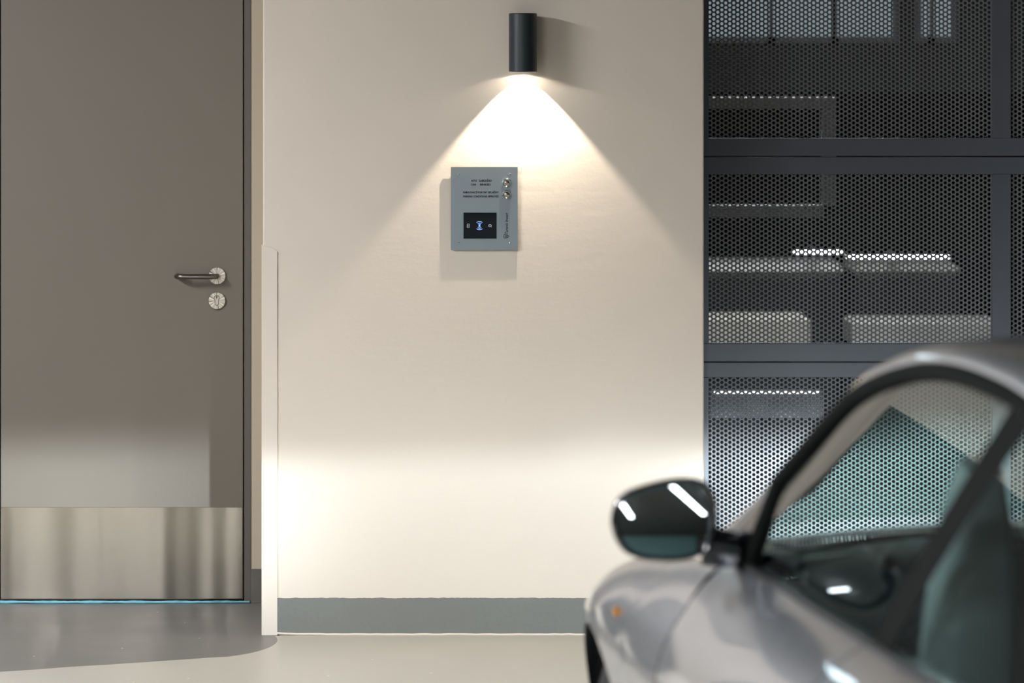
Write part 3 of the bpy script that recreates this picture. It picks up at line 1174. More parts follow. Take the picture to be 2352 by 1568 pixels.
# slim unseen light over the door, added for the highlight on the car roof
el = empty('roof_highlight_light', (-1.15, REC, 2.36))
el.rotation_euler = (0, 0, 0)
mb = MB()
mb.bevbox(-0.45, 0.45, -0.05, -0.003, -0.06, 0.06, 0.006)
o = autosmooth(mb.build('light_case', M_PALE), 20)
o.parent = el
mb = MB()
mb.bevbox(-0.43, 0.43, -0.062, -0.049, -0.05, 0.05, 0.006)
o = autosmooth(mb.build('light_lens', emission('roof_highlight_glow', (0.72, 0.9, 1.0, 1), 6.0)), 20)
o.parent = el
tag(el, 'slim cool white light added over the grey door for a highlight on the car roof', 'wall light')

# ------------------------------------------------------------------ ceiling luminaires of the garage
for i, (x_, y_, L_, a_, st_, words) in enumerate(LUMINAIRES):
    root = empty('ceiling_light', (x_, y_, CEIL))
    root.rotation_euler = (0, 0, math.radians(a_))
    mb = MB()
    mb.bevbox(-L_ / 2 - 0.02, L_ / 2 + 0.02, -0.06, 0.06, -0.05, 0, 0.004)
    b = autosmooth(mb.build('fixture_body', M_PALE), 20)
    b.parent = root
    mb = MB()
    mb.box(-L_ / 2, L_ / 2, -0.05, 0.05, -0.064, -0.05)
    d = mb.build('diffuser', emission('diffuser_light_%d' % i, (0.96, 0.97, 1.0, 1), st_))
    d.parent = root
    tag(root, words, 'ceiling light', 'ceiling lights of the garage')

# ------------------------------------------------------------------ the car
PSI = math.radians(8.0)
BELT = 0.72
CAR_LOC = Vector((0.391 + BELT * math.cos(PSI), 6.354 - CAMD + BELT * math.sin(PSI), 0))
car = empty('car', CAR_LOC)
car.rotation_euler = (0, 0, math.pi / 2 + PSI)
tag(car, 'silver two-door car with black wing mirror parked in front of the perforated gate', 'car')
CARM = Matrix.Translation(CAR_LOC) @ Matrix.Rotation(math.pi / 2 + PSI, 4, 'Z')
CARI = CARM.inverted()


def make_paint():
    m = mat('silver_car_paint', (0.50, 0.525, 0.565, 1), 0.25, 0.80, coat=1.0)
    t = NT(m.node_tree)
    p = m.node_tree.nodes['Principled BSDF']
    tc = t.n('ShaderNodeTexCoord')
    nz = t.n('ShaderNodeTexNoise', i_Scale=900.0, i_Detail=1.0)
    t.l(tc.outputs['Object'], nz.inputs['Vector'])
    t.l(t.m('MULTIPLY_ADD', nz.outputs['Fac'], 0.08, 0.24), p.inputs['Roughness'])
    return m


M_PAINT = make_paint()
M_GLASS = glass('tinted_window', (0.66, 0.80, 0.76, 1))
M_RUBBER = mat('black_rubber', (0.010, 0.011, 0.012, 1), 0.5)
M_MATTEB = mat('matte_black', (0.006, 0.007, 0.007, 1), 0.85, spec=0.1)
M_GLOSSB = mat('gloss_black', (0.006, 0.008, 0.011, 1), 0.16, coat=0.6)
M_TRIM = mat('beige_trim', (0.62, 0.55, 0.45, 1), 0.8)
M_OLIVE = mat('dark_trim', (0.13, 0.125, 0.10, 1), 0.7)
M_DASH = mat('dash_plastic', (0.035, 0.045, 0.050, 1), 0.45, bump=(300, 0.15, 0.0006))
M_SEAT = mat('seat_leather', (0.30, 0.34, 0.36, 1), 0.6, bump=(90, 0.15, 0.001))
M_INSERT = mat('seat_insert', (0.035, 0.026, 0.022, 1), 0.7, bump=(90, 0.15, 0.001))
M_TYRE = mat('tyre_rubber', (0.012, 0.012, 0.013, 1), 0.75, bump=(60, 0.3, 0.003))
M_RIM = mat('wheel_alloy', (0.30, 0.29, 0.275, 1), 0.35, 0.9)
M_MIRROR = mat('mirror_glass', (0.78, 0.84, 0.86, 1), 0.0, 1.0)
M_AMBER = mat('amber_lens', (0.55, 0.22, 0.03, 1), 0.2)
M_RED = mat('red_lens', (0.35, 0.01, 0.012, 1), 0.15, coat=1.0)
M_LENS = emission('headlamp_lens', (0.95, 0.97, 1.0, 1), 3.0)


def curve_fn(xs, ys):
    """smooth (Hermite) interpolation through unevenly spaced samples"""
    o = np.argsort(xs)
    xs, ys = np.array(xs, float)[o], np.array(ys, float)[o]
    d = np.gradient(ys, xs)

    def f(x):
        x = min(max(x, xs[0]), xs[-1])
        i = min(int(np.searchsorted(xs, x, side='right')) - 1, len(xs) - 2)
        h = xs[i + 1] - xs[i]
        t = (x - xs[i]) / h
        return float((2 * t**3 - 3 * t**2 + 1) * ys[i] + (t**3 - 2 * t**2 + t) * h * d[i] + (-2 * t**3 + 3 * t**2) * ys[i + 1] + (t**3 - t**2) * h * d[i + 1])
    return f


US = [1.72, 1.55, 1.30, 0.87, 0.45, 0.10, -0.40, -1.0, -1.5, -1.9, -2.3, -2.62]
belt_c = curve_fn(US, [.48, .56, .65, .757, .745, .725, .72, .715, .70, .69, .65, .55])
belt_w = curve_fn(US, [.58, .64, .715, .790, .848, .88, .88, .885, .90, .90, .88, .84])
sh_c = curve_fn(US, [.53, .62, .73, .832, .825, .800, .800, .81, .84, .85, .80, .64])
sh_w = curve_fn(US, [.52, .575, .655, .742, .775, .80, .81, .815, .83, .83, .80, .76])
mx_c = curve_fn(US, [.56, .665, .765, .853, .857, .855, .86, .87, .89, .89, .85, .68])
mx_w = curve_fn(US, [.45, .50, .56, .665, .665, .67, .68, .68, .68, .68, .66, .62])
lo_c = curve_fn(US, [.54, .65, .75, .825, .825, .82, .82, .83, .86, .86, .82, .64])
si_c = curve_fn(US, [.52, .63, .73, .79, .785, .78, .78, .79, .82, .82, .78, .60])
hood_w = curve_fn([1.72, 1.55, 1.3, .87, .45, .1, -1.9, -2.3, -2.62], [.63, .70, .765, .845, .895, .915, .97, .95, .90])
AX_F, AX_R, WHR, ARCH = 0.80, -1.80, 0.325, 0.352


def catmull(pts, n):
    P = [np.array(p, float) for p in pts]
    P = [2 * P[0] - P[1]] + P + [2 * P[-1] - P[-2]]
    out = []
    m = len(P) - 3
    for k in range(n + 1):
        t = k / n * m
        i = min(int(t), m - 1)
        t -= i
        a, b, c, d = P[i:i + 4]
        out.append(0.5 * (2 * b + (c - a) * t + (2 * a - 5 * b + 4 * c - d) * t * t + (3 * b - a - 3 * c + d) * t**3))
    return out


def w_bottom(u):
    b = 0.17
    for ax in (AX_F, AX_R):
        if abs(u - ax) < ARCH:
            b = max(b, WHR + math.sqrt(ARCH**2 - (u - ax)**2))
    return b


def side_profile(u, top, n=26):
    """left flank section at u, from the top edge down to the sill or the wheel arch"""
    pts = []
    if top == 'hood':
        ce = belt_c(u) * 0.82
        pts.append((ce, hood_at(u, ce) - 0.004))
    else:
        pts.append((belt_c(u) - 0.03, belt_w(u) - 0.004))
    pts += [(belt_c(u), belt_w(u)), (sh_c(u), sh_w(u)), (mx_c(u), mx_w(u)), (lo_c(u), 0.42), (si_c(u), 0.17)]
    cv = catmull(pts, 120)
    wb = w_bottom(u)
    keep = [p for p in cv if p[1] >= wb]
    nxt = [p for p in cv if p[1] < wb]
    if nxt and keep:
        a, b = keep[-1], nxt[0]
        t = (a[1] - wb) / max(a[1] - b[1], 1e-9)
        keep.append(a + (b - a) * t)
    keep = np.array(keep)
    dl = np.concatenate([[0], np.cumsum(np.linalg.norm(np.diff(keep, axis=0), axis=1))])
    s = np.linspace(0, dl[-1], n)
    return [(u, float(np.interp(q, dl, keep[:, 0])), float(np.interp(q, dl, keep[:, 1]))) for q in s]


def hood_at(u, c):
    cb = belt_c(u)
    return belt_w(u) + (hood_w(u) - belt_w(u)) * (1 - min(1, (c / cb)) ** 2)


def ustations(a, b, step=0.035):
    n = max(2, int(abs(b - a) / step))
    us = [a + (b - a) * i / n for i in range(n + 1)]
    for ax in (AX_F, AX_R):
        for e in np.linspace(-1, 1, 41):
            uu = ax + ARCH * math.sin(e * math.pi / 2)
            if min(a, b) < uu < max(a, b):
                us.append(uu)
    return sorted(set(round(q, 5) for q in us), reverse=True)


def thicken(rows, parent, name, m, mirror=False, th=0.0, ang=35):
    if mirror:
        rows = [[(p[0], -p[1], p[2]) for p in r] for r in rows]
    o = MB().grid(rows).build(name, m, parent)
    autosmooth(o, ang)
    if th:
        md = o.modifiers.new('thickness', 'SOLIDIFY')
        md.thickness = th
        md.offset = -1 if not mirror else -1
    return o


for mir in (False, True):
    thicken([side_profile(u, 'hood') for u in ustations(1.46, 0.135)], car, 'front_fender', M_PAINT, mir)
    dr = thicken([side_profile(u, 'belt') for u in ustations(0.128, -0.842)], car, 'door', M_PAINT, mir)
    thicken([side_profile(u, 'belt' if u > -1.95 else 'hood') for u in ustations(-0.849, -2.40)], car, 'quarter_panel', M_PAINT, mir)
    sg = -1 if mir else 1
    # door pull
    mb = MB()
    mb.tube([(-0.60, sg * 0.862, 0.735), (-0.615, sg * 0.885, 0.737), (-0.66, sg * 0.892, 0.738), (-0.72, sg * 0.889, 0.738), (-0.745, sg * 0.864, 0.736)], 0.011, 10)
    hd = autosmooth(mb.build('door_pull', M_PAINT), 60)
    hd.parent = dr
    # side marker lamp on the fender
    pr = side_profile(0.545, 'hood', 60)
    k = min(range(60), key=lambda i: abs(pr[i][2] - 0.735))
    mb = MB()
    a = [(math.cos(q) * 0.016, math.sin(q) * 0.009) for q in np.linspace(0, 2 * math.pi, 17)[:-1]]
    cc = pr[k][1]
    mb.grid([[(0.545 + p[0], sg * (cc - 0.003), 0.735 + p[1]) for p in a], [(0.545 + p[0] * 0.9, sg * (cc + 0.005), 0.735 + p[1] * 0.9) for p in a], [(0.545 + p[0] * 0.3, sg * (cc + 0.007), 0.735 + p[1] * 0.3) for p in a]], close_v=True)
    mb.fan([(0.545 + p[0] * 0.3, sg * (cc + 0.007), 0.735 + p[1] * 0.3) for p in a])
    mk = autosmooth(mb.build('side_marker_lamp', M_AMBER), 60)
    mk.parent = car
    # dark jambs behind the door gaps
    for ug in (0.1315, -0.8455):
        jm = [[(p[0], p[1] - off, p[2] - off) for p in side_profile(ug + du, 'hood' if ug + du > 0.13 else 'belt', 40)] for du, off in ((0.16, 0.012), (0.06, 0.004), (0.006, 0.002), (-0.004, 0.002), (-0.03, 0.003))]
        thicken(jm, car, 'door_jamb', M_MATTEB, mir)
# hood
rows = []
for u in np.linspace(0, 1, 26):
    row = []
    for s_ in np.linspace(-1, 1, 25):
        u0 = 0.50 - 0.34 * abs(s_) ** 2.2
        uu = u0 + (1.60 - 0.10 * s_**2 - u0) * u
        c = s_ * belt_c(uu) * 0.815
        row.append((uu, c, hood_at(uu, abs(c))))
    rows.append(row)
thicken(rows, car, 'hood', M_PAINT)
# black cowl under the rear edge of the bonnet
rows = []
for u in np.linspace(-0.01, 0.58, 20):
    rows.append([(u, c, min(0.868 + 0.03 * (1 - (c / 0.72) ** 2), hood_at(u, abs(c))) - 0.012) for c in np.linspace(-1, 1, 21) * (belt_c(u) - 0.012)])
thicken(rows, car, 'cowl', M_MATTEB)
# nose
rows = []
for c in np.linspace(-0.72, 0.72, 33):
    row = []
    for t in np.linspace(0, 1, 16):
        un = 1.72 - 0.26 * abs(c / 0.72) ** 2.4
        ztop = hood_at(min(un, 1.6), min(abs(c), 0.6)) - 0.02
        w_ = ztop + (0.17 - ztop) * t
        row.append((un - 0.12 * (2 * t - 0.9) ** 4 - 0.02 * t, c, w_))
    rows.append(row)
thicken(rows, car, 'front_bumper', M_PAINT)
# tail
rows = []
for c in np.linspace(-0.80, 0.80, 33):
    row = []
    for t in np.linspace(0, 1, 16):
        un = -2.64 + 0.24 * abs(c / 0.80) ** 2.4
        ztop = 0.92 - 0.05 * (c / 0.8)**2
        row.append((un + 0.10 * (2 * t - 0.9) ** 4, c, ztop + (0.20 - ztop) * t))
    rows.append(row)
rb = thicken(rows, car, 'rear_bumper', M_PAINT)
rows = []
for t in np.linspace(0, 1, 14):
    row = []
    for s_ in np.linspace(-1, 1, 21):
        uu = -2.12 - 0.45 * t + 0.02 * s_**2
        c = s_ * belt_c(max(uu, -2.6)) * 0.98
        row.append((uu, c, hood_at(max(uu, -2.62), abs(c)) + 0.004))
    rows.append(row)
thicken(rows, car, 'trunk_lid', M_PAINT)
for sg in (1, -1):
    mb = MB()
    mb.bevbox(-2.60, -2.50, min(sg * .46, sg * .70), max(sg * .46, sg * .70), 0.70, 0.82, 0.02)
    o = autosmooth(mb.build('tail_lamp', M_RED), 30)
    o.parent = car
    mb = MB()
    ring = [(math.cos(q), math.sin(q)) for q in np.linspace(0, 2 * math.pi, 25)[:-1]]
    rows = []
    for kk, r_ in ((0, 1.0), (0.02, 0.9), (0.035, 0.6), (0.04, 0.05)):
        rows.append([(1.575 + kk - 0.12 * p[0] * 0.10 * r_, sg * (0.52 + 0.11 * p[0] * r_), 0.60 + 0.055 * p[1] * r_) for p in ring])
    mb.grid(rows, close_v=True)
    mb.fan(rows[-1])
    o = autosmooth(mb.build('headlamp', M_LENS), 60)
    o.parent = car

# greenhouse ---------------------------------------------------------------
RAIL = [(.27, .885), (.10, .958), (-.03, 1.03), (-.146, 1.091), (-.239, 1.141), (-.356, 1.193), (-.51, 1.232), (-.67, 1.258),
        (-.86, 1.272), (-1.05, 1.272), (-1.27, 1.26), (-1.6, 1.205), (-2.0, 1.07), (-2.35, .93)]
rail_w = curve_fn([p[0] for p in RAIL], [p[1] for p in RAIL])


def rc(w_):
    return BELT - 0.30 * (w_ - 0.88)


def pillar_rows(u0, u1, n, inner=0.10):
    rows = []
    for u in np.linspace(u0, u1, n):
        w_ = rail_w(u)
        c = rc(w_)
        rows.append([(u, c - 0.004, w_ - 0.006), (u, c + 0.001, w_ + 0.004), (u, c - 0.004, w_ + 0.017), (u, c - 0.013, w_ + 0.029), (u, c - 0.030, w_ + 0.037),
                     (u, c - inner * 0.6, w_ + 0.041), (u, c - inner, w_ + 0.040)])
    return rows


for mir in (False, True):
    thicken(pillar_rows(.27, -.54, 36), car, 'windshield_pillar', M_PAINT, mir, ang=60)
    thicken(pillar_rows(-1.34, -2.33, 26, 0.15), car, 'rear_pillar', M_PAINT, mir, ang=60)
rows = []
for u in np.linspace(-0.53, -1.36, 30):
    w_ = rail_w(u)
    c0 = rc(w_)
    half = [(c0 - 0.004, w_ - 0.006), (c0 + 0.001, w_ + 0.004), (c0 - 0.004, w_ + 0.017), (c0 - 0.013, w_ + 0.029), (c0 - 0.030, w_ + 0.037), (c0 - 0.06, w_ + 0.041), (c0 - 0.10, w_ + 0.043)]
    ce = c0 - 0.10
    mid = [(ce * q, w_ + 0.043 + 0.022 * (1 - q * q)) for q in np.linspace(1, 0, 12)[1:]]
    hl = half + mid
    full = hl + [(-a, b) for a, b in hl[-2::-1]]
    row = []
    for c, z_ in full:
        q = abs(c) / c0
        bow = (0.09 * (1 - q * q) if q < 0.999 else 0) * (1 if u > -0.9 else (1 if u > -1.2 else -0.5))
        k = max(0, 1 - abs(u + 0.53) / 0.35)
        kb = max(0, 1 - abs(u + 1.36) / 0.3)
        row.append((u + 0.09 * (1 - q * q) * k - 0.10 * (1 - q * q) * kb, c, z_))
    rows.append(row)
thicken(rows, car, 'roof', M_PAINT, ang=60)
# headliner under the roof
rows = [[(p[0], p[1] * 0.97, p[2] - 0.022) for p in r[5:-5]] for r in rows]
thicken(rows, car, 'headliner', M_TRIM)
# windshield and rear window
rows = []
for t in np.linspace(0, 1, 22):
    u = .27 + (-.52 - .27) * t
    w_ = rail_w(u)
    ce, we = rc(w_) - 0.098, w_ + 0.034
    uc = .52 + (-.44 - .52) * t
    wc = .905 + (1.318 - .905) * (t * 1.0) + 0.045 * math.sin(math.pi * t)
    rows.append([(u * s_**2 + uc * (1 - s_**2), ce * s_, we * s_**2 + wc * (1 - s_**2)) for s_ in np.linspace(-1, 1, 25)])
ws = thicken(rows, car, 'windshield', M_GLASS)
rows = []
for t in np.linspace(0, 1, 16):
    u = -1.36 + (-2.22 + 1.36) * t
    w_ = rail_w(u)
    ce, we = rc(w_) - 0.148, w_ + 0.036
    uc, wc = u - 0.10, w_ + 0.036 + 0.02
    rows.append([(u * s_**2 + uc * (1 - s_**2), ce * s_, we * s_**2 + wc * (1 - s_**2)) for s_ in np.linspace(-1, 1, 19)])
thicken(rows, car, 'rear_window', M_GLASS)


def glass_rows(ub0, ub1, ut0, ut1, na=26, nt=12, bulge=0.005, wb=0.882):
    rows = []
    for a in np.linspace(0, 1, na):
        ub, ut = ub0 + (ub1 - ub0) * a, ut0 + (ut1 - ut0) * a
        wt = rail_w(ut)
        row = []
        for t in np.linspace(0, 1, nt):
            w_ = wb + (wt - wb) * t
            row.append((ub + (ut - ub) * t, rc(w_) + bulge * 4 * t * (1 - t) - 0.004, w_))
        rows.append(row)
    return rows


for mir in (False, True):
    gr = glass_rows(-0.005, -0.86, -0.03, -1.22)
    wd = thicken(gr, car, 'side_window', M_GLASS, mir)
    thicken(glass_rows(-0.96, -1.75, -1.34, -1.80), car, 'quarter_window', M_GLASS, mir)
    # black sail plate that carries the wing mirror, and the black centre pillar
    sail = []
    for a in np.linspace(0, 1, 12):
        u = 0.255 + (-0.028 - 0.255) * a
        wt = rail_w(u)
        ub = 0.255 + (0.0 - 0.255) * a
        sail.append([(ub + (u - ub) * t, rc(0.882 + (wt - 0.882) * t) + 0.001, 0.882 + (wt - 0.882) * t) for t in np.linspace(0, 1, 8)])
    thicken(sail, car, 'mirror_sail', M_GLOSSB, mir)
    pil = glass_rows(-0.86, -0.96, -1.22, -1.34, 4, 12, 0.006)
    thicken([[(p[0], p[1] + 0.001, p[2]) for p in r] for r in pil], car, 'centre_pillar', M_MATTEB, mir)
    sg = -1 if mir else 1
    # rubber seal round the window opening
    path = [(0.0, sg * (rc(0.885) + 0.001), 0.885)]
    path += [(u, sg * (rc(rail_w(u)) - 0.002), rail_w(u) - 0.004) for u in np.linspace(-0.028, -1.80, 60)]
    mb = MB()
    mb.tube(path, 0.0155, 8)
    sl = autosmooth(mb.build('window_seal', M_MATTEB), 70)
    sl.parent = car
    mb = MB()
    mb.tube([(u, sg * (rc(0.884) + 0.002), 0.884) for u in np.linspace(0.0, -1.75, 30)], 0.006, 8)
    sl = autosmooth(mb.build('belt_seal', M_RUBBER), 70)
    sl.parent = car
    # inner pillar linings
    r1, r2 = [], []
    for u in np.linspace(0.10, -1.25, 44):
        w_ = rail_w(u)
        c = rc(w_)
        r1.append([(u, c - 0.014, w_ - 0.012), (u, c - 0.034, w_ - 0.006), (u, c - 0.058, w_ + 0.006)])
        if u > -0.62:
            r2.append([(u, c - 0.058, w_ + 0.006), (u, c - 0.080, w_ + 0.018), (u, c - 0.108, w_ + 0.034)])
    thicken(r1, car, 'pillar_trim', M_TRIM, mir)
    thicken(r2, car, 'windshield_border', M_OLIVE, mir)
    # inner door card
    dc = [[(u, belt_c(u) - 0.035, 0.872), (u, belt_c(u) - 0.045, 0.80), (u, belt_c(u) - 0.02, 0.60), (u, belt_c(u) - 0.02, 0.30)] for u in np.linspace(0.3, -1.8, 20)]
    thicken(dc, car, 'door_lining', M_OLIVE, mir)

dl = empty('cabin_fill_light')  # cabin light added to brighten the trim and seats
dl.parent = car
dl.location = (-0.72, 0.0, 1.262)
mb = MB()
mb.bevbox(-0.06, 0.06, -0.05, 0.05, 0.0, 0.02, 0.004)
o = autosmooth(mb.build('fill_case', M_TRIM), 20)
o.parent = dl
mb = MB()
mb.bevbox(-0.045, 0.045, -0.04, 0.04, -0.008, 0.001, 0.003)
o = autosmooth(mb.build('fill_lens', emission('cabin_fill_glow', (1.0, 0.92, 0.78, 1), 14.0)), 20)
o.parent = dl

# interior ------------------------------------------------------------------
prof = [(.49, .875), (.30, .895), (.12, .90), (.0, .888), (-.07, .855), (-.09, .78), (-.03, .62), (.05, .45)]
rows = [[(p[0] - 0.25 * abs(c / .66) ** 2.2 * (1 if p[0] > .2 else .2), c, p[1] - 0.012 * (c / .66) ** 2) for p in catmull_pts] for catmull_pts in [catmull(prof, 24)] for c in np.linspace(-.655, .655, 22)]
thicken(rows, car, 'dashboard', M_DASH)
mb = MB()
rows = []
for a in np.linspace(0, math.pi, 15):
    rows.append([(0.10 - 0.17 * t, 0.37 + 0.15 * math.cos(a) * (0.75 + 0.25 * t), 0.875 + (0.045 + 0.03 * t) * math.sin(a)) for t in np.linspace(0, 1, 6)])
mb.grid(rows)
o = autosmooth(mb.build('instrument_hood', M_DASH), 50)
o.parent = car
sw = empty('steering_wheel')
sw.parent = car
sw.location = (-0.30, 0.37, 0.79)
sw.rotation_euler = (0, math.radians(-24), 0)
mb = MB()
mb.tube([(0, 0.185 * math.cos(a), 0.185 * math.sin(a)) for a in np.linspace(0, 2 * math.pi, 49)], 0.015, 12, caps=False)
o = autosmooth(mb.build('wheel_rim', M_GLOSSB), 60)
o.parent = sw
mb = MB()
mb.lathe([(0.0, -0.02), (0.055, -0.015), (0.065, 0.01), (0.05, 0.03), (0.0, 0.035)], (1, 0, 0), (0, 0, 0), 24)
for a in (math.radians(10), math.radians(170), math.radians(270)):
    mb.tube([(0, 0.05 * math.cos(a), 0.05 * math.sin(a)), (0, 0.18 * math.cos(a), 0.18 * math.sin(a))], 0.014, 8)
o = autosmooth(mb.build('wheel_hub', M_DASH), 50)
o.parent = sw


def cushion(name, pts, half, depth, parent, m=None, c0=0.0):
    """padded slab swept along pts (u, w), rounded across"""
    rows = []
    n = len(pts)
    for i, (u, w_) in enumerate(pts):
        a = pts[max(0, i - 1)]
        b = pts[min(n - 1, i + 1)]
        t = Vector((b[0] - a[0], b[1] - a[1])).normalized()
        nx, nz = -t.y, t.x
        k = math.sin(math.pi * min(1, max(0, (i + 0.35) / (n - 0.3)))) ** 0.35
        ring = []
        for q in np.linspace(0, 2 * math.pi, 25)[:-1]:
            cs, sn = math.cos(q), math.sin(q)
            e = 0.5
            yy = half * math.copysign(abs(cs) ** e, cs) * k
            dd = depth * math.copysign(abs(sn) ** e, sn) * k
            ring.append((u + nx * dd, c0 + yy, w_ + nz * dd))
        rows.append(ring)
    mb = MB()
    mb.grid(rows, close_v=True)
    mb.fan(rows[0][::-1])
    mb.fan(rows[-1])
    o = autosmooth(mb.build(name, m or M_SEAT), 60)
    o.parent = parent
    return o


for sg in (1, -1):
    st = empty('seat')
    st.parent = car
    st.location = (0, sg * 0.385, 0)
    cushion('seat_cushion', [(-0.42 - 0.05 * i, 0.40 - 0.006 * i) for i in range(11)], 0.25, 0.07, st)
    cushion('seat_backrest', [(-0.83 - 0.020 * i, 0.38 + 0.076 * i) for i in range(11)], 0.17, 0.055, st, M_INSERT)
    for s2 in (1, -1):
        cushion('seat_bolster', [(-0.79 - 0.020 * i, 0.36 + 0.079 * i) for i in range(11)], 0.062, 0.085, st, M_SEAT, s2 * 0.205)
    cushion('headrest', [(-0.93 - 0.008 * i, 1.00 + 0.022 * i) for i in range(6)], 0.13, 0.05, st)
mb = MB()
mb.box(-2.45, 1.45, -0.60, 0.60, 0.17, 0.24)
mb.box(0.05, 0.40, -0.64, 0.64, 0.24, 0.60)
mb.box(-2.4, -1.35, -0.60, 0.60, 0.24, 0.60)
mb.box(1.2, 1.45, -0.60, 0.60, 0.24, 0.55)
o = mb.build('underbody', M_RUBBER)
o.parent = car
for ax in (AX_F, AX_R):
    for sg in (1, -1):
        mb = MB()
        rows = []
        for a in np.linspace(-0.25, math.pi + 0.25, 22):
            rows.append([(ax + (ARCH + 0.012) * math.cos(a), sg * q, max(0.18, WHR + (ARCH + 0.012) * math.sin(a))) for q in (0.55, 0.70, 0.80)])
        mb.grid(rows)
        mb.fan([r_[0] for r_ in rows])
        o = autosmooth(mb.build('wheel_liner', M_RUBBER), 40)
        o.parent = car
        wl = empty('wheel')
        wl.parent = car
        wl.location = (ax, sg * (0.69 if ax == AX_F else 0.735), WHR)
        wl.rotation_euler = (0, 0, math.radians(3) if ax == AX_F else 0)
        mb = MB()
        hw = 0.108
        mb.lathe([(0.225, -hw + 0.01), (0.27, -hw), (0.305, -hw + 0.006), (0.321, -hw + 0.022), (0.325, -hw + 0.045), (0.325, hw - 0.045), (0.321, hw - 0.022), (0.305, hw - 0.006), (0.27, hw), (0.225, hw - 0.01), (0.22, 0), (0.225, -hw + 0.01)], (0, sg, 0), (0, 0, 0), 64)
        o = autosmooth(mb.build('tyre', M_TYRE), 40)
        o.parent = wl
        mb = MB()
        mb.lathe([(0.228, hw - 0.012), (0.222, hw - 0.006), (0.21, hw - 0.02), (0.205, -hw + 0.02), (0.225, -hw + 0.012)], (0, sg, 0), (0, 0, 0), 48)
        mb.lathe([(0.0, hw - 0.01), (0.05, hw - 0.014), (0.06, hw - 0.05), (0.0, hw - 0.06)], (0, sg, 0), (0, 0, 0), 24)
        for i in range(5):
            for dq in (-0.13, 0.13):
                a = 2 * math.pi * i / 5 + 0.3
                p0 = (0.045 * math.cos(a), sg * (hw - 0.03), 0.045 * math.sin(a))
                p1 = (0.212 * math.cos(a + dq), sg * (hw - 0.022), 0.212 * math.sin(a + dq))
                mb.tube([p0, p1], 0.012, 8)
        o = autosmooth(mb.build('alloy_rim', M_RIM), 45)
        o.parent = wl
        mb = MB()
        mb.lathe([(0.06, 0.03), (0.15, 0.03), (0.15, 0.055), (0.06, 0.055)], (0, sg, 0), (0, 0, 0), 32)
        o = autosmooth(mb.build('brake_disc', M_LEVER), 40)
        o.parent = wl

# wing mirror, shaped from its seen outline at its own distance ------------------
OUT = [(1403, 1195), (1407, 1172), (1416, 1152), (1430, 1137), (1452, 1125), (1484, 1114), (1520, 1106), (1552, 1101), (1585, 1100), (1610, 1104), (1628, 1115),
       (1641, 1135), (1648, 1160), (1649, 1190), (1645, 1222), (1636, 1252), (1620, 1273), (1595, 1285), (1562, 1290), (1525, 1291), (1488, 1288), (1455, 1280), (1430, 1265), (1413, 1240), (1405, 1217)]
MZ = 6.33
MC = (1527, 1197)


def smooth_loop(pts, n):
    P = [np.array(p, float) for p in pts]
    out = []
    L_ = len(P)
    for k in range(n):
        t = k / n * L_
        i = int(t)
        t -= i
        a, b, c, d = P[(i - 1) % L_], P[i % L_], P[(i + 1) % L_], P[(i + 2) % L_]
        out.append(0.5 * (2 * b + (c - a) * t + (2 * a - 5 * b + 4 * c - d) * t * t + (3 * b - a - 3 * c + d) * t**3))
    return out


loop = [((p[0] - MC[0]) * MZ / FPX, -(p[1] - MC[1]) * MZ / FPX) for p in smooth_loop(OUT, 72)]
MCW = Vector(((MC[0] - PX0) * MZ / FPX, MZ - CAMD, CAMH - (MC[1] - PY0) * MZ / FPX))
MYAW, MPIT, MRAD = math.radians(2), math.radians(9), 1.3


def mirror_pts(scale, dy, tilt):
    """outline scaled about its centre, pushed dy forward, its plane yawed by tilt"""
    pts = []
    for a, b in loop:
        a, b = a * scale, b * scale
        pts.append(CARI @ (MCW + Vector((a, dy + a * math.tan(tilt), b))))
    return pts


def mirror_unit(mir):
    fl = (lambda P: [(p[0], -p[1], p[2]) for p in P]) if mir else (lambda P: P)
    root = empty('wing_mirror')
    root.parent = car
    mb = MB()
    rings = []
    for s_, dy in ((0.855, 0.022), (0.875, 0.006), (0.905, -0.003), (0.945, -0.005), (0.98, -0.001), (1.0, 0.010), (1.0, 0.03), (0.965, 0.055), (0.86, 0.08), (0.66, 0.098), (0.35, 0.108), (0.05, 0.11)):
        rings.append(fl(mirror_pts(s_, dy, math.radians(2))))
    mb.grid(rings, close_v=True)
    mb.fan(rings[-1])
    h = autosmooth(mb.build('mirror_housing', M_GLOSSB), 60)
    h.parent = root
    mb = MB()
    # the glass: slightly convex, turned towards the driver
    n = Vector((math.sin(MYAW) * math.cos(MPIT), -math.cos(MYAW) * math.cos(MPIT), math.sin(MPIT)))
    rings = []
    for k in np.linspace(1, 0.02, 14):
        ring = []
        for a, b in loop:
            a, b = a * 0.87 * k, b * 0.87 * k
            dy = -(n.x * a + n.z * b) / n.y + (a * a + b * b) / (2 * MRAD)
            ring.append(CARI @ (MCW + Vector((a, 0.012 + dy, b))))
        rings.append(fl(ring))
    mb.grid(rings, close_v=True)
    mb.fan(rings[-1])
    g_ = autosmooth(mb.build('mirror_glass', M_MIRROR), 60)
    g_.parent = root
    mb = MB()
    pa = CARI @ (MCW + Vector((0.070, 0.04, -0.045)))
    pb_ = CARI @ (MCW + Vector((0.105, 0.03, -0.050)))
    pc = Vector((0.10, BELT - 0.01, 0.905))
    P = fl([pa, pb_, (pb_ + pc) / 2 + Vector((0, 0, -0.002)), pc])
    mb.tube(P, lambda t: 0.034 - 0.006 * t, 16)
    ar = autosmooth(mb.build('mirror_arm', M_GLOSSB), 60)
    ar.parent = root
    return root


mirror_unit(False)
mirror_unit(True)


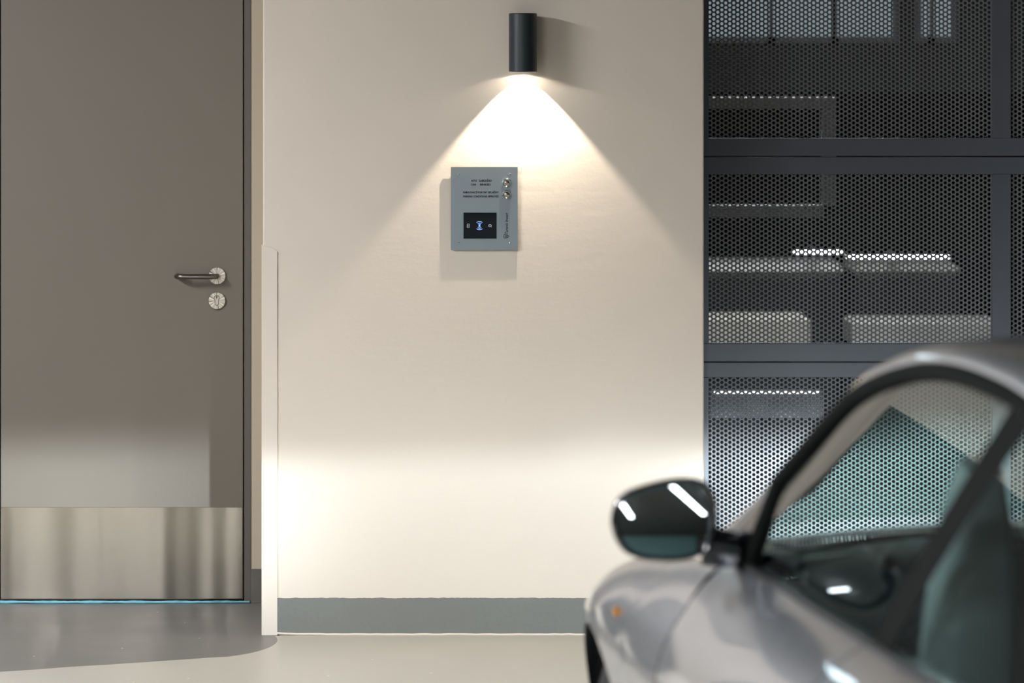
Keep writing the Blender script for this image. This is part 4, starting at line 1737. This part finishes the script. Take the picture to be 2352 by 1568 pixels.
# low beams: photometric distribution with a sharp horizontal cut-off rising on the right
def low_beam(name, u, c, w_, k_, hot_a, hot_w, wide):
    ld = bpy.data.lights.new(name, 'SPOT')
    ld.energy = HEAD_POWER * k_
    ld.spot_size = math.radians(165)
    ld.spot_blend = 0.0
    ld.shadow_soft_size = 0.028
    ld.color = (0.84, 0.94, 1.0)
    ld.use_nodes = True
    t = NT(ld.node_tree)
    em = ld.node_tree.nodes['Emission']
    tc = t.n('ShaderNodeTexCoord')
    sp = t.n('ShaderNodeSeparateXYZ')
    t.l(tc.outputs['Normal'], sp.inputs[0])
    az = t.m('ABSOLUTE', sp.outputs[2])
    a = t.m('DIVIDE', sp.outputs[0], az)
    e = t.m('DIVIDE', sp.outputs[1], az)
    kink = t.m('MINIMUM', t.m('MULTIPLY', t.m('MAXIMUM', t.m('SUBTRACT', a, 0.07), 0.0), 0.27), 0.0155)
    d = t.m('SUBTRACT', t.m('ADD', kink, -0.016), e)         # positive below the cut-off
    mr = t.n('ShaderNodeMapRange', interpolation_type='SMOOTHSTEP', i_1=-0.012, i_2=0.030)
    t.l(d, mr.inputs[0])
    a2 = t.m('MULTIPLY', a, a)
    broad = t.m('MULTIPLY', t.m('EXPONENT', t.m('MULTIPLY', a2, -4.0)), t.m('EXPONENT', t.m('MULTIPLY', d, -9.0)))
    a3 = t.m('SUBTRACT', a, hot_a)
    d3 = t.m('SUBTRACT', d, 0.05)
    hot = t.m('EXPONENT', t.m('ADD', t.m('MULTIPLY', t.m('MULTIPLY', a3, a3), hot_w), t.m('MULTIPLY', t.m('MULTIPLY', d3, d3), -160.0)))
    tot = t.m('MULTIPLY', mr.outputs[0], t.m('ADD', t.m('MULTIPLY', broad, wide), hot))
    stray = t.m('MULTIPLY', t.m('EXPONENT', t.m('MULTIPLY', t.m('MINIMUM', d, 0.0), 13.0)), t.m('MULTIPLY', t.m('EXPONENT', t.m('MULTIPLY', a2, -4.0)), 0.05))
    tot = t.m('ADD', tot, stray)
    t.l(tot, em.inputs['Strength'])
    o = bpy.data.objects.new(name, ld)
    COL.objects.link(o)
    o.parent = car
    o.location = (u, c, w_)
    # aim along the car's forward axis (+X of the car)
    o.rotation_euler = (math.pi / 2, 0, -math.pi / 2)
    return o


low_beam('low_beam', 1.66, 0.55, 0.62, 1.5, -0.27, -70.0, 0.125)
low_beam('low_beam', 1.66, -0.55, 0.62, 4.0, 0.06, -75.0, 0.06)
